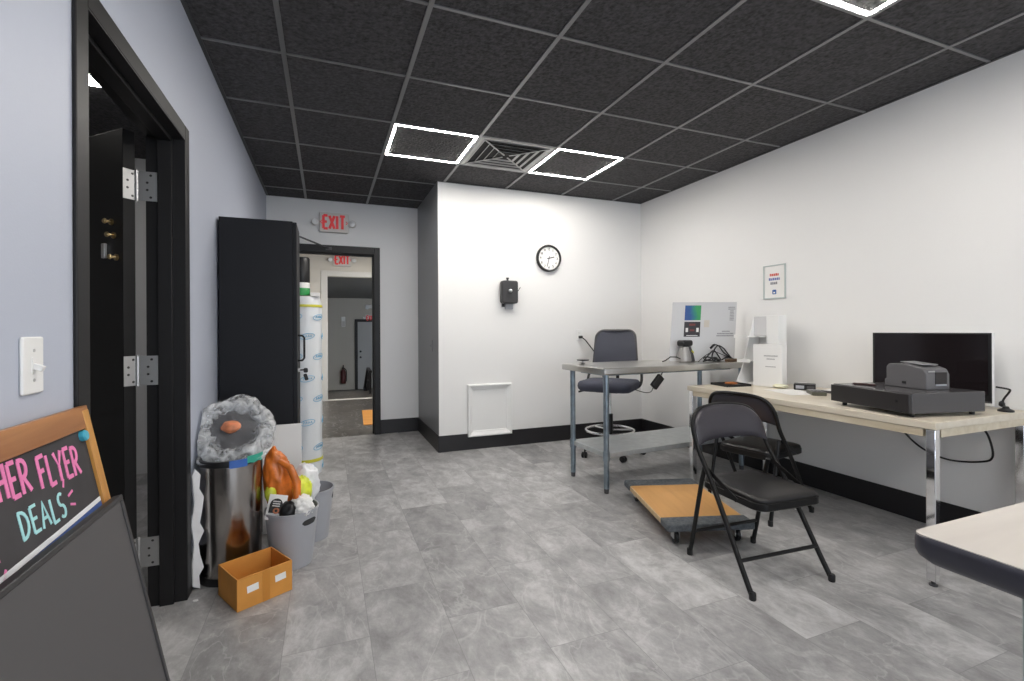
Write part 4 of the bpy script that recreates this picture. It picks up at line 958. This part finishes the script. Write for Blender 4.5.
# faces -Y (towards the table)
SZ = 0.648
for q in range(5):
    a_ = math.radians(q*72 + 20)
    sp_ = MB(); c_, s_ = math.cos(a_), math.sin(a_)
    sp_.tube([(0.02*c_, 0.02*s_, 0.115), (0.15*c_, 0.15*s_, 0.10), (0.285*c_, 0.285*s_, 0.075)], [0.024, 0.019, 0.014], 10)
    leg_ = sp_.build('base_spoke', PLASTIC_K, t)
    w_ = MB()
    for k_ in (-0.014, 0.014):
        w_.lathe([(0.020, -0.009), (0.026, -0.006), (0.026, 0.006), (0.020, 0.009)], 18, T(0.29*c_, 0.29*s_, 0.026) @ RZ(a_+0.6) @ RX(PI/2) @ T(0, 0, k_))
    w_.lathe([(0.007, 0.03), (0.007, 0.075)], 10, T(0.285*c_, 0.285*s_, 0)); w_.build('caster', PLASTIC_K, leg_)
MB().lathe([(0.035, 0.085), (0.035, 0.13), (0.028, 0.14), (0.028, 0.36), (0.024, 0.365)], 24).build('lift_cover', PLASTIC_K, t)
MB().lathe([(0.014, 0.36), (0.014, SZ-0.075)], 16).build('gas_lift', CHROME, t)
rg = MB(); rg.tube([(0.215*math.cos(2*PI*k/40), 0.215*math.sin(2*PI*k/40), 0.215) for k in range(40)], 0.011, 10, closed=True)
for q in range(3):
    a_ = q*2*PI/3+0.5; rg.tube([(0.03*math.cos(a_), 0.03*math.sin(a_), 0.215), (0.212*math.cos(a_), 0.212*math.sin(a_), 0.215)], 0.008, 8)
rg.build('foot_ring', CHROME, t)
MB().box(-0.10, 0.10, -0.10, 0.10, SZ-0.085, SZ-0.055).build('seat_plate', PLASTIC_K, t, bevel=0.006)
# seat cushion
def cushion(x0, x1, y0, y1, z0, z1, r, crown=0.012, n=9):
    rings = []
    base = rrect(-1, 1, -1, 1, 0.35, 6)
    cx, cy, hx_, hy_ = (x0+x1)/2, (y0+y1)/2, (x1-x0)/2, (y1-y0)/2
    prof = [(0.90, z0), (0.97, z0+(z1-z0)*0.2), (1.0, z0+(z1-z0)*0.5), (0.985, z0+(z1-z0)*0.8), (0.93, z1), (0.6, z1+crown*0.8), (0.2, z1+crown), (0.001, z1+crown)]
    for s_, z in prof: rings.append([(cx+p[0]*hx_*s_, cy+p[1]*hy_*s_, z) for p in base])
    return MB().loft(rings)
cushion(-0.245, 0.245, -0.25, 0.22, SZ-0.065, SZ+0.020, 0.1).build('seat', FABRIC_BLU, t, angle=60)
MB().tube([(-0.10, -0.02, SZ-0.07), (-0.22, -0.05, SZ-0.08), (-0.275, -0.07, SZ-0.09)], [0.006, 0.006, 0.010], 8).build('height_lever', PLASTIC_K, t)
# backrest: rounded trapezoid in a frame, gently curved
def back_pt(u, v):  # u -1..1, v 0..1
    hw = 0.215 - 0.030*v
    return Vector((u*hw, 0.235 - 0.045*(u*u)*1.0 + 0.03*v - 0.02*math.sin(v*PI), SZ+0.075 + v*0.40))
outl = []
for (u, v) in [(p[0], (p[1]+1)/2) for p in rrect(-1, 1, -1, 1, 0.36, 6)]: outl.append((u, v))
MB().tube([back_pt(u, v) for u, v in outl], 0.011, 10, closed=True).build('back_frame', PLASTIC_DG, t)
bmb = MB(); N1, N2 = 14, 14
grid = []
def clampuv(u, v):
    # keep inside rounded outline
    r_ = 0.36; U = abs(u); V = abs(2*v-1)
    if U > 1-r_ and V > 1-r_:
        dx, dy = U-(1-r_), V-(1-r_); dd = math.hypot(dx, dy)
        if dd > r_: k_ = r_/dd; U = 1-r_+dx*k_; V = 1-r_+dy*k_
    return math.copysign(U, u), (math.copysign(V, 2*v-1)+1)/2
for side in (0, 1):
    gv = []
    for j in range(N2+1):
        row = []
        for i in range(N1+1):
            u, v = clampuv(-1+2*i/N1, j/N2); p_ = back_pt(u*0.985, 0.5+(v-0.5)*0.985); p_.y += (-0.004 if side == 0 else 0.004)
            row.append(bmb.bm.verts.new(p_))
        gv.append(row)
    for j in range(N2):
        for i in range(N1): bmb.bm.faces.new([gv[j][i], gv[j][i+1], gv[j+1][i+1], gv[j+1][i]])
bmb.build('backrest', MESH_BLU, t, angle=180)
sp = MB(); sp.tube(spline([(0, 0.08, SZ-0.07), (0, 0.22, SZ-0.065), (0, 0.28, SZ-0.02), (0, 0.275, SZ+0.10), (0, 0.262, SZ+0.30)]), 0.016, 10); sp.tube([(-0.2, 0.222, SZ+0.12), (0, 0.268, SZ+0.10), (0.2, 0.222, SZ+0.12)], 0.012, 8)
for s in (-1, 1): sp.tube(spline([(s*0.225, 0.205, SZ+0.14), (s*0.25, 0.18, SZ+0.06), (s*0.25, 0.13, SZ-0.02), (s*0.20, 0.08, SZ-0.055), (s*0.08, 0.05, SZ-0.07)]), 0.013, 8)
sp.build('back_support', PLASTIC_K, t)

# ------------------------------------------------------------------ laminate desk on the right
DX0, DY0_, DXL, DYL, DZt = 2.452, 1.240, 0.765, 1.515, 0.718
KD = 0.983
t = thing('desk', 'long cream laminate desk with chrome legs against the right wall', 'desk', (DX0, DY0_, 0), 0.0)
MB().box(0, DXL, 0, DYL, DZt-0.032, DZt).build('top', LAMINATE, t, bevel=0.002)
a = MB(); a.box(0.004, 0.026, 0.05, DYL-0.05, DZt-0.068, DZt-0.0325).box(0.05, DXL-0.03, 0.004, 0.026, DZt-0.068, DZt-0.0325).box(0.05, DXL-0.03, DYL-0.026, DYL-0.004, DZt-0.068, DZt-0.0325).box(DXL-0.03, DXL-0.01, 0.05, DYL-0.05, DZt-0.068, DZt-0.0325)
a.build('apron', LAM_EDGE, t, bevel=0.001)
for x in (0.004, DXL-0.04):
    for y in (0.004, DYL-0.05):
        lg = MB().box(x, x+0.036, y, y+0.036, 0.022, DZt-0.033).build('leg', CHROME, t, bevel=0.003)
        MB().lathe([(0.016, 0), (0.016, 0.006), (0.008, 0.008), (0.008, 0.0225)], 16, T(x+0.018, y+0.018, 0)).build('levelling_foot', PLASTIC_DG, lg)
def dw(x, y, z=0): return (x*KD, y*KD, DZt + z)
tag(MB().tube(spline([(3.05, 1.36, DZt-0.068), (3.10, 1.345, 0.58), (3.17, 1.36, 0.47), (3.20, 1.42, 0.425), (3.205, 1.56, 0.40), (3.208, 1.68, 0.43), (3.208, 1.77, 0.50), (3.19, 1.83, 0.60), (3.17, 1.85, DZt-0.034)]), 0.005, 8).build('cable', PLASTIC_K), 'black cable drooping in a loop below the cream desk', 'cable')

# cash drawer
ca = math.radians(20)
t = thing('cash_drawer', 'flat black cash drawer box on four feet on the cream desk', 'cash drawer', dw(2.555, 1.375), 0)
P0 = Vector((2.515, 1.372))*KD; PL = Vector((2.600, 1.775))*KD; 
uL = (PL-P0); LL = uL.length; ang = math.atan2(uL.y, uL.x)
t.location = (P0.x, P0.y, DZt); t.rotation_euler = (0, 0, ang)     # local x along the long front, local -y to the right end
LLn, DDn, HHn = 0.43, 0.42, 0.098
MB().box(0.0, LLn, -DDn, -0.012, 0.018, 0.014+HHn).build('body', mat('satin_dark_grey_metal', (0.062, 0.060, 0.063), 0.22), t, bevel=0.003)
dfr = MB().box(0.001, LLn-0.001, -0.0118, 0.004, 0.021, 0.010+HHn).build('drawer_front', mat('black_drawer_front', (0.018, 0.016, 0.017), 0.4), t, bevel=0.002)
MB().lathe([(0.011, 0), (0.011, 0.003), (0.006, 0.004)], 18, T(0.06, 0.004, 0.07) @ RX(-PI/2) @ Matrix.Scale(0.7, 4)).build('lock', PLASTIC_K, dfr)
for x in (0.035, LLn-0.035):
    for y in (-DDn+0.03, -0.05): MB().lathe([(0.010, 0), (0.012, 0.018)], 16, T(x, y, 0)).build('foot', PLASTIC_K, t)
def cd(x, y, z=0.0):
    c_, s_ = math.cos(ang), math.sin(ang); return (P0.x + x*c_ - y*s_, P0.y + x*s_ + y*c_, DZt+0.112+z)
# receipt printer
t = thing('receipt_printer', 'dark grey receipt printer sitting on top of the black cash drawer', 'printer', cd(0.085, -0.195), ang)
PB = RZ(0.0)
prof = [(0.0, 0.0), (0.0, 0.075), (0.012, 0.10), (0.05, 0.112), (0.115, 0.122), (0.19, 0.118), (0.205, 0.10), (0.205, 0.04), (0.215, 0.036), (0.215, 0.0)]
# profile runs along local x (front at x=0, near the right end of the drawer)
bd = MB(); bd.prism(prof, -0.135, 0.0, RX(PI/2)); 
bd2 = bd.build('body', PLASTIC_DG if False else mat('printer_grey', (0.115, 0.112, 0.118), 0.45), t, bevel=0.010, seg=3, M=T(0, -0.135+0.0, 0))
MB().box(0.035, 0.150, 0.022, 0.113, 0.0, 0.004, T(0, -0.135, 0.114) @ RY(-0.085)).build('paper_cover', mat('printer_cover_grey', (0.22, 0.22, 0.23), 0.35), t, bevel=0.002)
MB().box(-0.003, 0.001, 0.020, 0.085, 0.028, 0.085, T(0, -0.135, 0)).build('front_window', SCREEN, t, bevel=0.001)
MB().box(-0.005, 0.0, 0.024, 0.082, 0.020, 0.027, T(0, -0.135, 0)).build('paper_slot', PLASTIC_G, t)
L = MB(); textline(L, -0.05, -0.012, 0.086, 0.007, RZ(PI/2) @ T(0, 0, 0) @ T(0.0, 0.0, 0), 77) ; L.build('maker_mark', SATIN, t, smooth=False, M=T(-0.001, -0.06, 0) @ RZ(PI) @ RZ(0))
MB().box(0.10, 0.118, 0.0, 0.003, 0.022, 0.034).build('side_button', PLASTIC_K, t)
t = thing('pen', 'dark pen lying on the cash drawer beside the printer', 'pen', cd(0.33, -0.10), ang+0.35)
MB().tube([(-0.055, 0, 0.005), (0.045, 0, 0.005), (0.055, 0, 0.004)], [0.005, 0.005, 0.0015], 10).build('barrel', mat('dark_red_brown_plastic', (0.05, 0.02, 0.02), 0.35), t)
MB().box(-0.055, -0.02, -0.0012, 0.0012, 0.0095, 0.012).build('clip', SATIN, t)

# monitor
t = thing('monitor', 'black wide screen monitor with white back standing on the desk against the right wall', 'monitor', dw(3.135, 1.625), -PI/2)
# local x runs towards -Y, local -y faces the room
MB().box(-0.275, 0.275, 0.0, 0.024, 0.020, 0.386).build('back_shell', PLASTIC_W, t, bevel=0.003)
MB().box(-0.275, 0.275, -0.004, -0.0002, 0.034, 0.385).build('bezel', PLASTIC_K, t, bevel=0.001)
MB().box(-0.262, 0.262, -0.0055, -0.0042, 0.075, 0.378).build('screen', SCREEN, t, smooth=False)
MB().box(-0.272, 0.272, -0.0065, -0.0042, 0.036, 0.042).build('lower_lip', PLASTIC_DG, t)
f = MB(); f.prism(rrect(-0.10, 0.10, -0.06, 0.075, 0.02), 0, 0.010); f.box(-0.03, 0.03, 0.026, 0.046, 0.010, 0.20); f.box(-0.03, 0.03, 0.0235, 0.03, 0.13, 0.20)
f.build('stand', PLASTIC_W, t, bevel=0.002)
# clip stand beside monitor
t = thing('clip_stand', 'small black bent arm clip stand beside the right end of the monitor', 'stand', dw(3.15, 1.300))
f = MB(); f.tube(spline([(0.0, 0.0, 0.016), (0.01, 0.015, 0.05), (0.005, -0.012, 0.10), (-0.01, -0.012, 0.112), (-0.015, 0.03, 0.118)]), 0.0045, 8); f.build('arm', PLASTIC_K, t)
MB().lathe([(0.030, 0), (0.030, 0.008), (0.014, 0.016), (0.010, 0.026)], 20).build('base', PLASTIC_K, t)
MB().blob((0.012, 0.012, 0.016), T(0.01, 0.02, 0.035), 2, 0.2, 2).build('clip', PLASTIC_K, t)

# white brochure rack at the far end of the desk
t = thing('brochure_rack', 'stepped white brochure rack standing at the far end of the cream desk', 'rack', dw(3.02, 2.645), -PI/2)
# local x -> -Y (towards camera), local -y -> room (-X)
f = MB(); f.box(-0.115, 0.115, 0.150, 0.156, 0.0, 0.51); f.build('back_panel', PLASTIC_W, t, bevel=0.001)
sidep = [(-0.09, 0.0), (0.156, 0.0), (0.156, 0.51), (0.100, 0.51), (-0.02, 0.13)]
for x in (-0.121,):
    MB().prism(sidep, 0, 0.006, T(x, 0, 0) @ Matrix(((0,0,1,0),(1,0,0,0),(0,1,0,0),(0,0,0,1)))).build('side_panel', PLASTIC_W, t)
for (y0_, y1_, z_) in ((-0.075, 0.15, 0.17), (-0.105, 0.15, 0.35), (-0.09, 0.15, 0.002)):
    sh = MB().box(-0.115, 0.0, y0_, y1_, z_, z_+0.006).build('shelf', PLASTIC_W, t)
    MB().box(-0.115, 0.0, y0_-0.004, y0_, z_-0.006, z_+0.02).build('lip', PLASTIC_W, sh)
MB().box(0.012, 0.115, 0.075, 0.149, 0.0, 0.51).build('tall_compartment', PLASTIC_W, t, bevel=0.003)
MB().box(-0.115, 0.010, 0.095, 0.101, 0.36, 0.505).build('front_card', BOARD_W, t, bevel=0.001)
t = thing('white_box', 'upright white box with grey print standing before the brochure rack on the desk', 'box', (3.022, 2.56, DZt), -PI/2)
t.location = dw(2.99, 2.515); t.rotation_euler = (0, 0, -1.40)
MB().box(-0.112, 0.100, -0.02, 0.040, 0.0, 0.30).build('box_body', PLASTIC_W, t, bevel=0.002)
L = MB(); BXM = T(0, -0.0201, 0)
textline(L, -0.03, 0.07, 0.215, 0.010, BXM, 81); textline(L, -0.01, 0.05, 0.193, 0.009, BXM, 82); textline(L, -0.02, 0.055, 0.14, 0.007, BXM, 83)
L.build('print', mat('light_grey_ink', (0.40, 0.40, 0.41), 0.6), t, smooth=False)

# tray, papers and bits on the desk
t = thing('tray', 'flat dark tray at the far end of the cream desk', 'tray', dw(2.795, 2.685), -0.12)
MB().box(-0.095, 0.095, -0.085, 0.085, 0, 0.005).build('base', PLASTIC_K, t)
f = MB(); f.box(-0.10, 0.10, -0.09, -0.085, 0, 0.016).box(-0.10, 0.10, 0.085, 0.09, 0, 0.016).box(-0.10, -0.095, -0.085, 0.085, 0, 0.016).box(0.095, 0.10, -0.085, 0.085, 0, 0.016); f.build('rim', PLASTIC_K, t)
o = MB().blob((0.045, 0.035, 0.010), T(2.795*KD, 2.685*KD, DZt+0.016), 3, 0.3, 2.5, 8.0).build('orange_cloth', mat('burnt_orange_cloth', (0.36, 0.12, 0.03), 0.8)); tag(o, 'small burnt orange cloth lying in the dark tray', 'cloth')
t = thing('card_reader', 'small black box device on the cream desk behind the white sheet', 'device', dw(3.0, 2.27), 0.0)
t.location = dw(2.975, 2.315); t.rotation_euler = (0, 0, -0.95)
MB().box(0.0, 0.125, 0.0, 0.10, 0.003, 0.040).build('body', PLASTIC_K, t, bevel=0.003)
MB().box(0.012, 0.060, -0.001, 0.0, 0.010, 0.032).build('front_label', PLASTIC_G, t)
MB().box(0.075, 0.118, -0.001, 0.0, 0.012, 0.030).build('port', PLASTIC_DG, t)
f = MB()
for x in (0.01, 0.115):
    for y in (0.01, 0.09): f.lathe([(0.005, 0), (0.005, 0.003)], 10, T(x, y, 0))
f.build('pads', PLASTIC_DG, t)
def sheet(pts, nm, m_, label, curl=0.004):
    b = MB(); lo = [(p[0]*KD, p[1]*KD, DZt+0.0004) for p in pts]; hi = [(p[0]*KD, p[1]*KD, DZt+0.0014) for p in pts]; b.loft([lo, hi]); o = b.build(nm, m_, smooth=False); return tag(o, label, 'paper')
sheet([(2.80, 2.40), (2.72, 2.13), (2.93, 2.07), (3.01, 2.34)], 'paper_sheet', PAPER, 'flat white sheet of paper before the small black box device on the desk')
t = tag(MB().blob((0.05, 0.035, 0.018), T(3.11*KD, 2.36*KD, DZt+0.020), 3, 0.25, 2.4, 3.0, True).build('crumpled_paper', PAPER), 'crumpled white paper behind the small black box device on the desk', 'paper')
t = tag(MB().blob((0.035, 0.045, 0.012), T(2.98*KD, 2.42*KD, DZt+0.014), 3, 0.2, 2.4, 11.0, True).build('crumpled_paper', PAPER_Y), 'crumpled cream yellow paper between the white box and the small black box device', 'paper')
t = thing('calculator', 'olive grey handheld device lying on the cream desk left of the cash drawer', 'device', dw(2.90, 2.10), -0.7)
MB().prism(rrect(-0.04, 0.04, -0.075, 0.075, 0.012), 0.0, 0.022).build('body', mat('olive_grey_plastic', (0.10, 0.10, 0.075), 0.45), t, bevel=0.004)
MB().box(-0.03, 0.03, 0.025, 0.062, 0.022, 0.0235).build('display', PLASTIC_G, t)
for q in range(12): MB().box(-0.029+(q % 3)*0.021, -0.013+(q % 3)*0.021, -0.062+(q//3)*0.02, -0.048+(q//3)*0.02, 0.022, 0.025).build('key', PLASTIC_DG, t)
t = thing('notepad', 'white notepad with a dark edge lying beside the wall behind the olive device', 'notepad', dw(3.09, 2.06), 0.15)
MB().box(-0.06, 0.06, -0.10, 0.10, 0.0, 0.012).build('pages', PAPER, t)
MB().box(-0.062, 0.062, -0.102, 0.102, 0.0121, 0.0135).build('cover', PLASTIC_W, t)
MB().box(-0.066, -0.060, -0.10, 0.10, 0.0, 0.016).build('binding', PLASTIC_DG, t)

# ------------------------------------------------------------------ folding chairs
t = thing('folding_chair', 'black padded folding chair nearest the camera, standing before the wooden dolly', 'folding chair', (1.885, 1.690, 0), -0.05, 'black padded folding chairs')
FR = 0.0115
def prof_leg(s):
    return [(s*0.225, -0.225, 0.012), (s*0.222, -0.17, 0.10), (s*0.215, 0.0, 0.385), (s*0.212, 0.10, 0.53), (s*0.212, 0.135, 0.60)]
# one bent tube: front feet up around the back
ZT, YT = 0.735, 0.180
arch = [(-0.212, 0.135, 0.60), (-0.208, 0.152, 0.645), (-0.190, 0.166, 0.690), (-0.150, 0.176, 0.722), (-0.08, YT, ZT), (0.0, YT+0.012, ZT+0.004), (0.08, YT, ZT), (0.150, 0.176, 0.722), (0.190, 0.166, 0.690), (0.208, 0.152, 0.645), (0.212, 0.135, 0.60)]
arch = [(x, y + 0.020*(1-(x/0.212)**2), z) for x, y, z in arch]
MB().tube(spline(arch, 6), FR, 12).build('back_bow', TUBE_BLK, t)
for s in (-1, 1):
    lg = MB().tube(spline(prof_leg(s), 6), FR, 12).build('front_leg', TUBE_BLK, t)
    MB().lathe([(0.013, 0.0), (0.0145, 0.003), (0.0145, 0.028), (0.012, 0.032)], 14, T(s*0.225, -0.227, 0)).build('foot_cap', PLASTIC_K, lg)
    lg = MB().tube([(s*0.202, 0.188, 0.012), (s*0.201, 0.163, 0.12), (s*0.197, 0.105, 0.40), (s*0.195, 0.085, 0.47)], FR*0.95, 12).build('rear_leg', TUBE_BLK, t)
    MB().lathe([(0.0125, 0.0), (0.014, 0.003), (0.014, 0.028), (0.0115, 0.032)], 14, T(s*0.202, 0.189, 0)).build('foot_cap', PLASTIC_K, lg)
    MB().bar((s*0.203, 0.072, 0.47), (s*0.203, -0.12, 0.375), 0.004, 0.020).build('hinge_bar', TUBE_BLK, t)
MB().tube([(-0.220, -0.158, 0.13), (0.220, -0.158, 0.13)], 0.0085, 10).build('front_crossbar', TUBE_BLK, t)
MB().tube([(-0.201, 0.161, 0.13), (0.201, 0.161, 0.13)], 0.0085, 10).build('rear_crossbar', TUBE_BLK, t)
# seat: steel pan and padded top, narrower towards the back
def seat_outline(k):
    o = []
    for p in rrect(-1, 1, -1, 1, 0.28, 6):
        v = (p[1]+1)/2
        o.append((p[0]*(0.180 - 0.010*v)*k - 0.006, -0.045 + p[1]*0.190*k))
    return o
SEATZ = 0.385
MB().loft([[(x, y, z) for x, y in seat_outline(k)] for k, z in ((0.97, SEATZ-0.030), (1.0, SEATZ-0.025), (1.0, SEATZ+0.002), (0.985, SEATZ+0.004))]).build('seat_pan', TUBE_BLK, t)
MB().loft([[(x, y, z) for x, y in seat_outline(k)] for k, z in ((0.975, SEATZ+0.002), (0.985, SEATZ+0.010), (0.965, SEATZ+0.020), (0.88, SEATZ+0.027), (0.6, SEATZ+0.031), (0.2, SEATZ+0.033), (0.01, SEATZ+0.033))]).build('seat', VINYL_SEAT, t, angle=70)
# padded backrest filling the bow
bk = MB()
def bow_top(x): 
    q = abs(x)/0.218
    return 0.595 + (0.146)*(max(0.0, 1 - q**3.6))**(1/2.2)
NU, NV = 28, 10
front, rear = [], []
for i in range(NU+1):
    x = -0.212 + 0.424*i/NU
    zt = bow_top(x); zb = 0.580 + 0.006*(1-(x/0.212)**2) - 0.018*(abs(x)/0.212)**4
    fr, re = [], []
    for j in range(NV+1):
        v = j/NV; z = zb + (zt-zb)*v
        yb = 0.125 + (z-0.58)*0.35 + 0.022*(1-(x/0.205)**2)
        edge = min(1.0, 4*min(v, 1-v) + 0.0) ** 0.5 * min(1.0, 7*min(i/NU, 1-i/NU)) ** 0.5
        fr.append((x, yb - 0.012 - 0.016*edge, z)); re.append((x, yb + 0.002 + 0.010*edge, z))
    front.append(fr); rear.append(re)
for G_, fl in ((front, False), (rear, True)):
    vs = [[bk.bm.verts.new(p_) for p_ in r_] for r_ in G_]
    for i in range(NU):
        for j in range(NV): bk.bm.faces.new([vs[i][j], vs[i+1][j], vs[i+1][j+1], vs[i][j+1]])
    if not fl: fv = vs
    else: rv = vs
for i in range(NU):
    bk.bm.faces.new([fv[i][0], fv[i+1][0], rv[i+1][0], rv[i][0]]); bk.bm.faces.new([fv[i][NV], fv[i+1][NV], rv[i+1][NV], rv[i][NV]])
for j in range(NV):
    bk.bm.faces.new([fv[0][j], fv[0][j+1], rv[0][j+1], rv[0][j]]); bk.bm.faces.new([fv[NU][j], fv[NU][j+1], rv[NU][j+1], rv[NU][j]])
bk.build('backrest', VINYL_BACK, t, angle=70)
dup(t, (2.510, 2.222, 0), math.radians(101), 'black padded folding chair facing the cream desk with its seat pushed under the top')

# ------------------------------------------------------------------ dolly
t = thing('dolly', 'low wooden dolly with grey carpeted ends on casters behind the folding chairs', 'dolly', (1.966, 2.262, 0), math.radians(-17.5))
DWd, DLn, DTz = 0.455, 0.745, 0.116
hw, hl = DWd/2, DLn/2
MB().box(-hw+0.006, hw-0.006, -hl+0.10, hl-0.10, DTz-0.022, DTz).build('deck', MAPLE, t, bevel=0.002)
f = MB(); f.box(-hw, -hw+0.0055, -hl+0.09, hl-0.09, DTz-0.030, DTz-0.002).box(hw-0.0055, hw, -hl+0.09, hl-0.09, DTz-0.030, DTz-0.002); f.build('side_edge', wood_mat('pale_plywood_edge', (0.60, 0.42, 0.22), (0.72, 0.54, 0.32), 0.5), t)
for s in (-1, 1):
    y0_, y1_ = (hl-0.11, hl) if s > 0 else (-hl, -hl+0.11)
    MB().box(-hw-0.006, hw+0.006, y0_, y1_, DTz-0.034, DTz+0.006).build('carpet_strip', CARPET, t, bevel=0.008)
for x in (-hw+0.06, hw-0.06):
    for y in (-hl+0.065, hl-0.065):
        c = MB(); c.box(-0.03, 0.03, -0.03, 0.03, DTz-0.038, DTz-0.034, T(x, y, 0)); c.box(-0.017, -0.014, -0.018, 0.022, 0.03, DTz-0.038, T(x, y, 0)); c.box(0.014, 0.017, -0.018, 0.022, 0.03, DTz-0.038, T(x, y, 0))
        cf = c.build('caster_fork', SATIN, t)
        MB().lathe([(0.030, -0.012), (0.037, -0.008), (0.037, 0.008), (0.030, 0.012)], 24, T(x, y+0.006, 0.037) @ RY(PI/2)).build('wheel', PLASTIC_K, cf)

# ------------------------------------------------------------------ near table, bottom right
t = thing('front_table', 'pale topped table with a dark rounded edge at the bottom right corner', 'table', (1.050, 0.578, 0))
FZ = 0.735; out = rrect(0, 1.45, -1.0, 0, 0.025, 5); inn = rrect(0.004, 1.446, -0.996, -0.004, 0.022, 5)
MB().prism(inn, FZ-0.028, FZ+0.0005).build('top', LAM_PALE, t, smooth=False)
MB().loft([[(x, y, z) for x, y in rrect(k, 1.45-k, -1.0+k, -k, 0.03, 5)] for k, z in ((0.004, FZ-0.001), (0.001, FZ-0.004), (0.0, FZ-0.012), (0.0, FZ-0.030), (0.004, FZ-0.042), (0.014, FZ-0.052), (0.03, FZ-0.056))], caps=True).build('edge_band', BAND_NAVY, t)
for x in (0.205, 1.36):
    for y in (-0.10, -0.90):
        lg = MB().lathe([(0.016, 0.02), (0.016, FZ-0.056)], 20, T(x, y, 0)).build('leg', mat('teal_grey_steel', (0.30, 0.40, 0.42), 0.35, 0.6) if 'teal_grey_steel' not in bpy.data.materials else bpy.data.materials['teal_grey_steel'], t)
        MB().lathe([(0.020, 0), (0.020, 0.02)], 16, T(x, y, 0)).build('foot', PLASTIC_K, lg)

# ------------------------------------------------------------------ beyond the exit doorway
o = MB().box(-0.16, 0.16, -0.55, 0.55, 0.0, 0.006, T(0.60, 6.47, 0) @ RZ(-0.05)).build('cardboard_sheet', CARD); tag(o, 'flat tan cardboard sheet on the dark corridor floor beyond the exit doorway', 'cardboard')
t = thing('fire_extinguisher', 'small red fire extinguisher on the far wall of the lower hall', 'extinguisher', (0.46, BYY, -0.40))
MB().lathe([(0.07, 0), (0.075, 0.01), (0.075, 0.34), (0.04, 0.40), (0.025, 0.41), (0.025, 0.44)], 24, T(0, -0.10, 0)).build('tank', FIRE_RED, t)
MB().box(-0.02, 0.02, -0.17, -0.06, 0.44, 0.47).bar((0, -0.08, 0.47), (0, -0.18, 0.53), 0.025, 0.015).build('handle', PLASTIC_K, t)
MB().tube(spline([(0.02, -0.13, 0.45), (0.08, -0.16, 0.38), (0.09, -0.15, 0.15), (0.085, -0.14, 0.06)]), 0.012, 8).build('hose', PLASTIC_K, t)
MB().box(-0.03, 0.03, -0.03, 0, 0.1, 0.46).build('bracket', PLASTIC_K, t)
t = thing('wall_lamp', 'small pale wall lamp on the far wall of the lower hall above the extinguisher', 'wall lamp', (0.47, BYY, 1.40))
MB().box(-0.06, 0.06, -0.05, 0, -0.15, 0.15).build('housing', PLASTIC_W, t, bevel=0.01)
MB().box(-0.045, 0.045, -0.065, -0.05, -0.13, 0.02).build('shade', SIGN_BODY, t, bevel=0.005)
t = thing('emergency_light', 'white twin lamp emergency light high on the lower hall wall above the far exit sign', 'emergency light', (1.23, BYY, 1.86))
MB().box(-0.14, 0.14, -0.06, 0, -0.06, 0.06).build('housing', PLASTIC_W, t, bevel=0.01)
for s in (-1, 1): MB().lathe([(0.04, 0), (0.055, 0.06), (0.0, 0.062)], 18, T(s*0.09, -0.06, -0.02) @ RX(PI/2+0.3)).build('lamp', LENS, t)
d3 = struct_root('door_3', (1.35, BYY, ZL))
f = MB(); f.box(-0.56, -0.48, -0.05, 0, 0, 2.08).box(0.48, 0.56, -0.05, 0, 0, 2.08).box(-0.48, 0.48, -0.05, 0, 2.0, 2.08); f.build('casing', FRAME_BLK, d3)
MB().box(-0.48, 0.48, -0.03, 0, 0.01, 2.0).build('leaf', mat('grey_steel_door', (0.42, 0.42, 0.42), 0.5), d3)
MB().lathe([(0.03, 0), (0.03, 0.05), (0.0, 0.055)], 18, T(-0.40, -0.03, 0.95) @ RX(PI/2)).lathe([(0.03, 0), (0.03, 0.03), (0.0, 0.035)], 18, T(-0.40, -0.03, 1.12) @ RX(PI/2)).build('knob', PLASTIC_K, d3)
t = thing('stair_railing', 'black metal railing slanting down the steps beyond the corridor opening', 'railing', (0.735, 9.35, 0))
f = MB(); f.bar((0.0, -0.55, 0.40), (0.0, 0.0, 0.42), 0.05, 0.04).bar((0, 0.0, 0.42), (0.0, 0.9, -0.08), 0.05, 0.04).build('handrail', FRAME_BLK, t)
f = MB(); f.bar((0.0, -0.02, 0.20), (0.0, 0.9, -0.30), 0.03, 0.03).build('lower_rail', FRAME_BLK, t)
for y, z0, z1 in ((-0.5, 0.0, 0.39), (0.02, -0.15, 0.41), (0.82, -0.45, -0.04)): MB().box(-0.02, 0.02, y-0.02, y+0.02, z0, z1).build('post', FRAME_BLK, t)
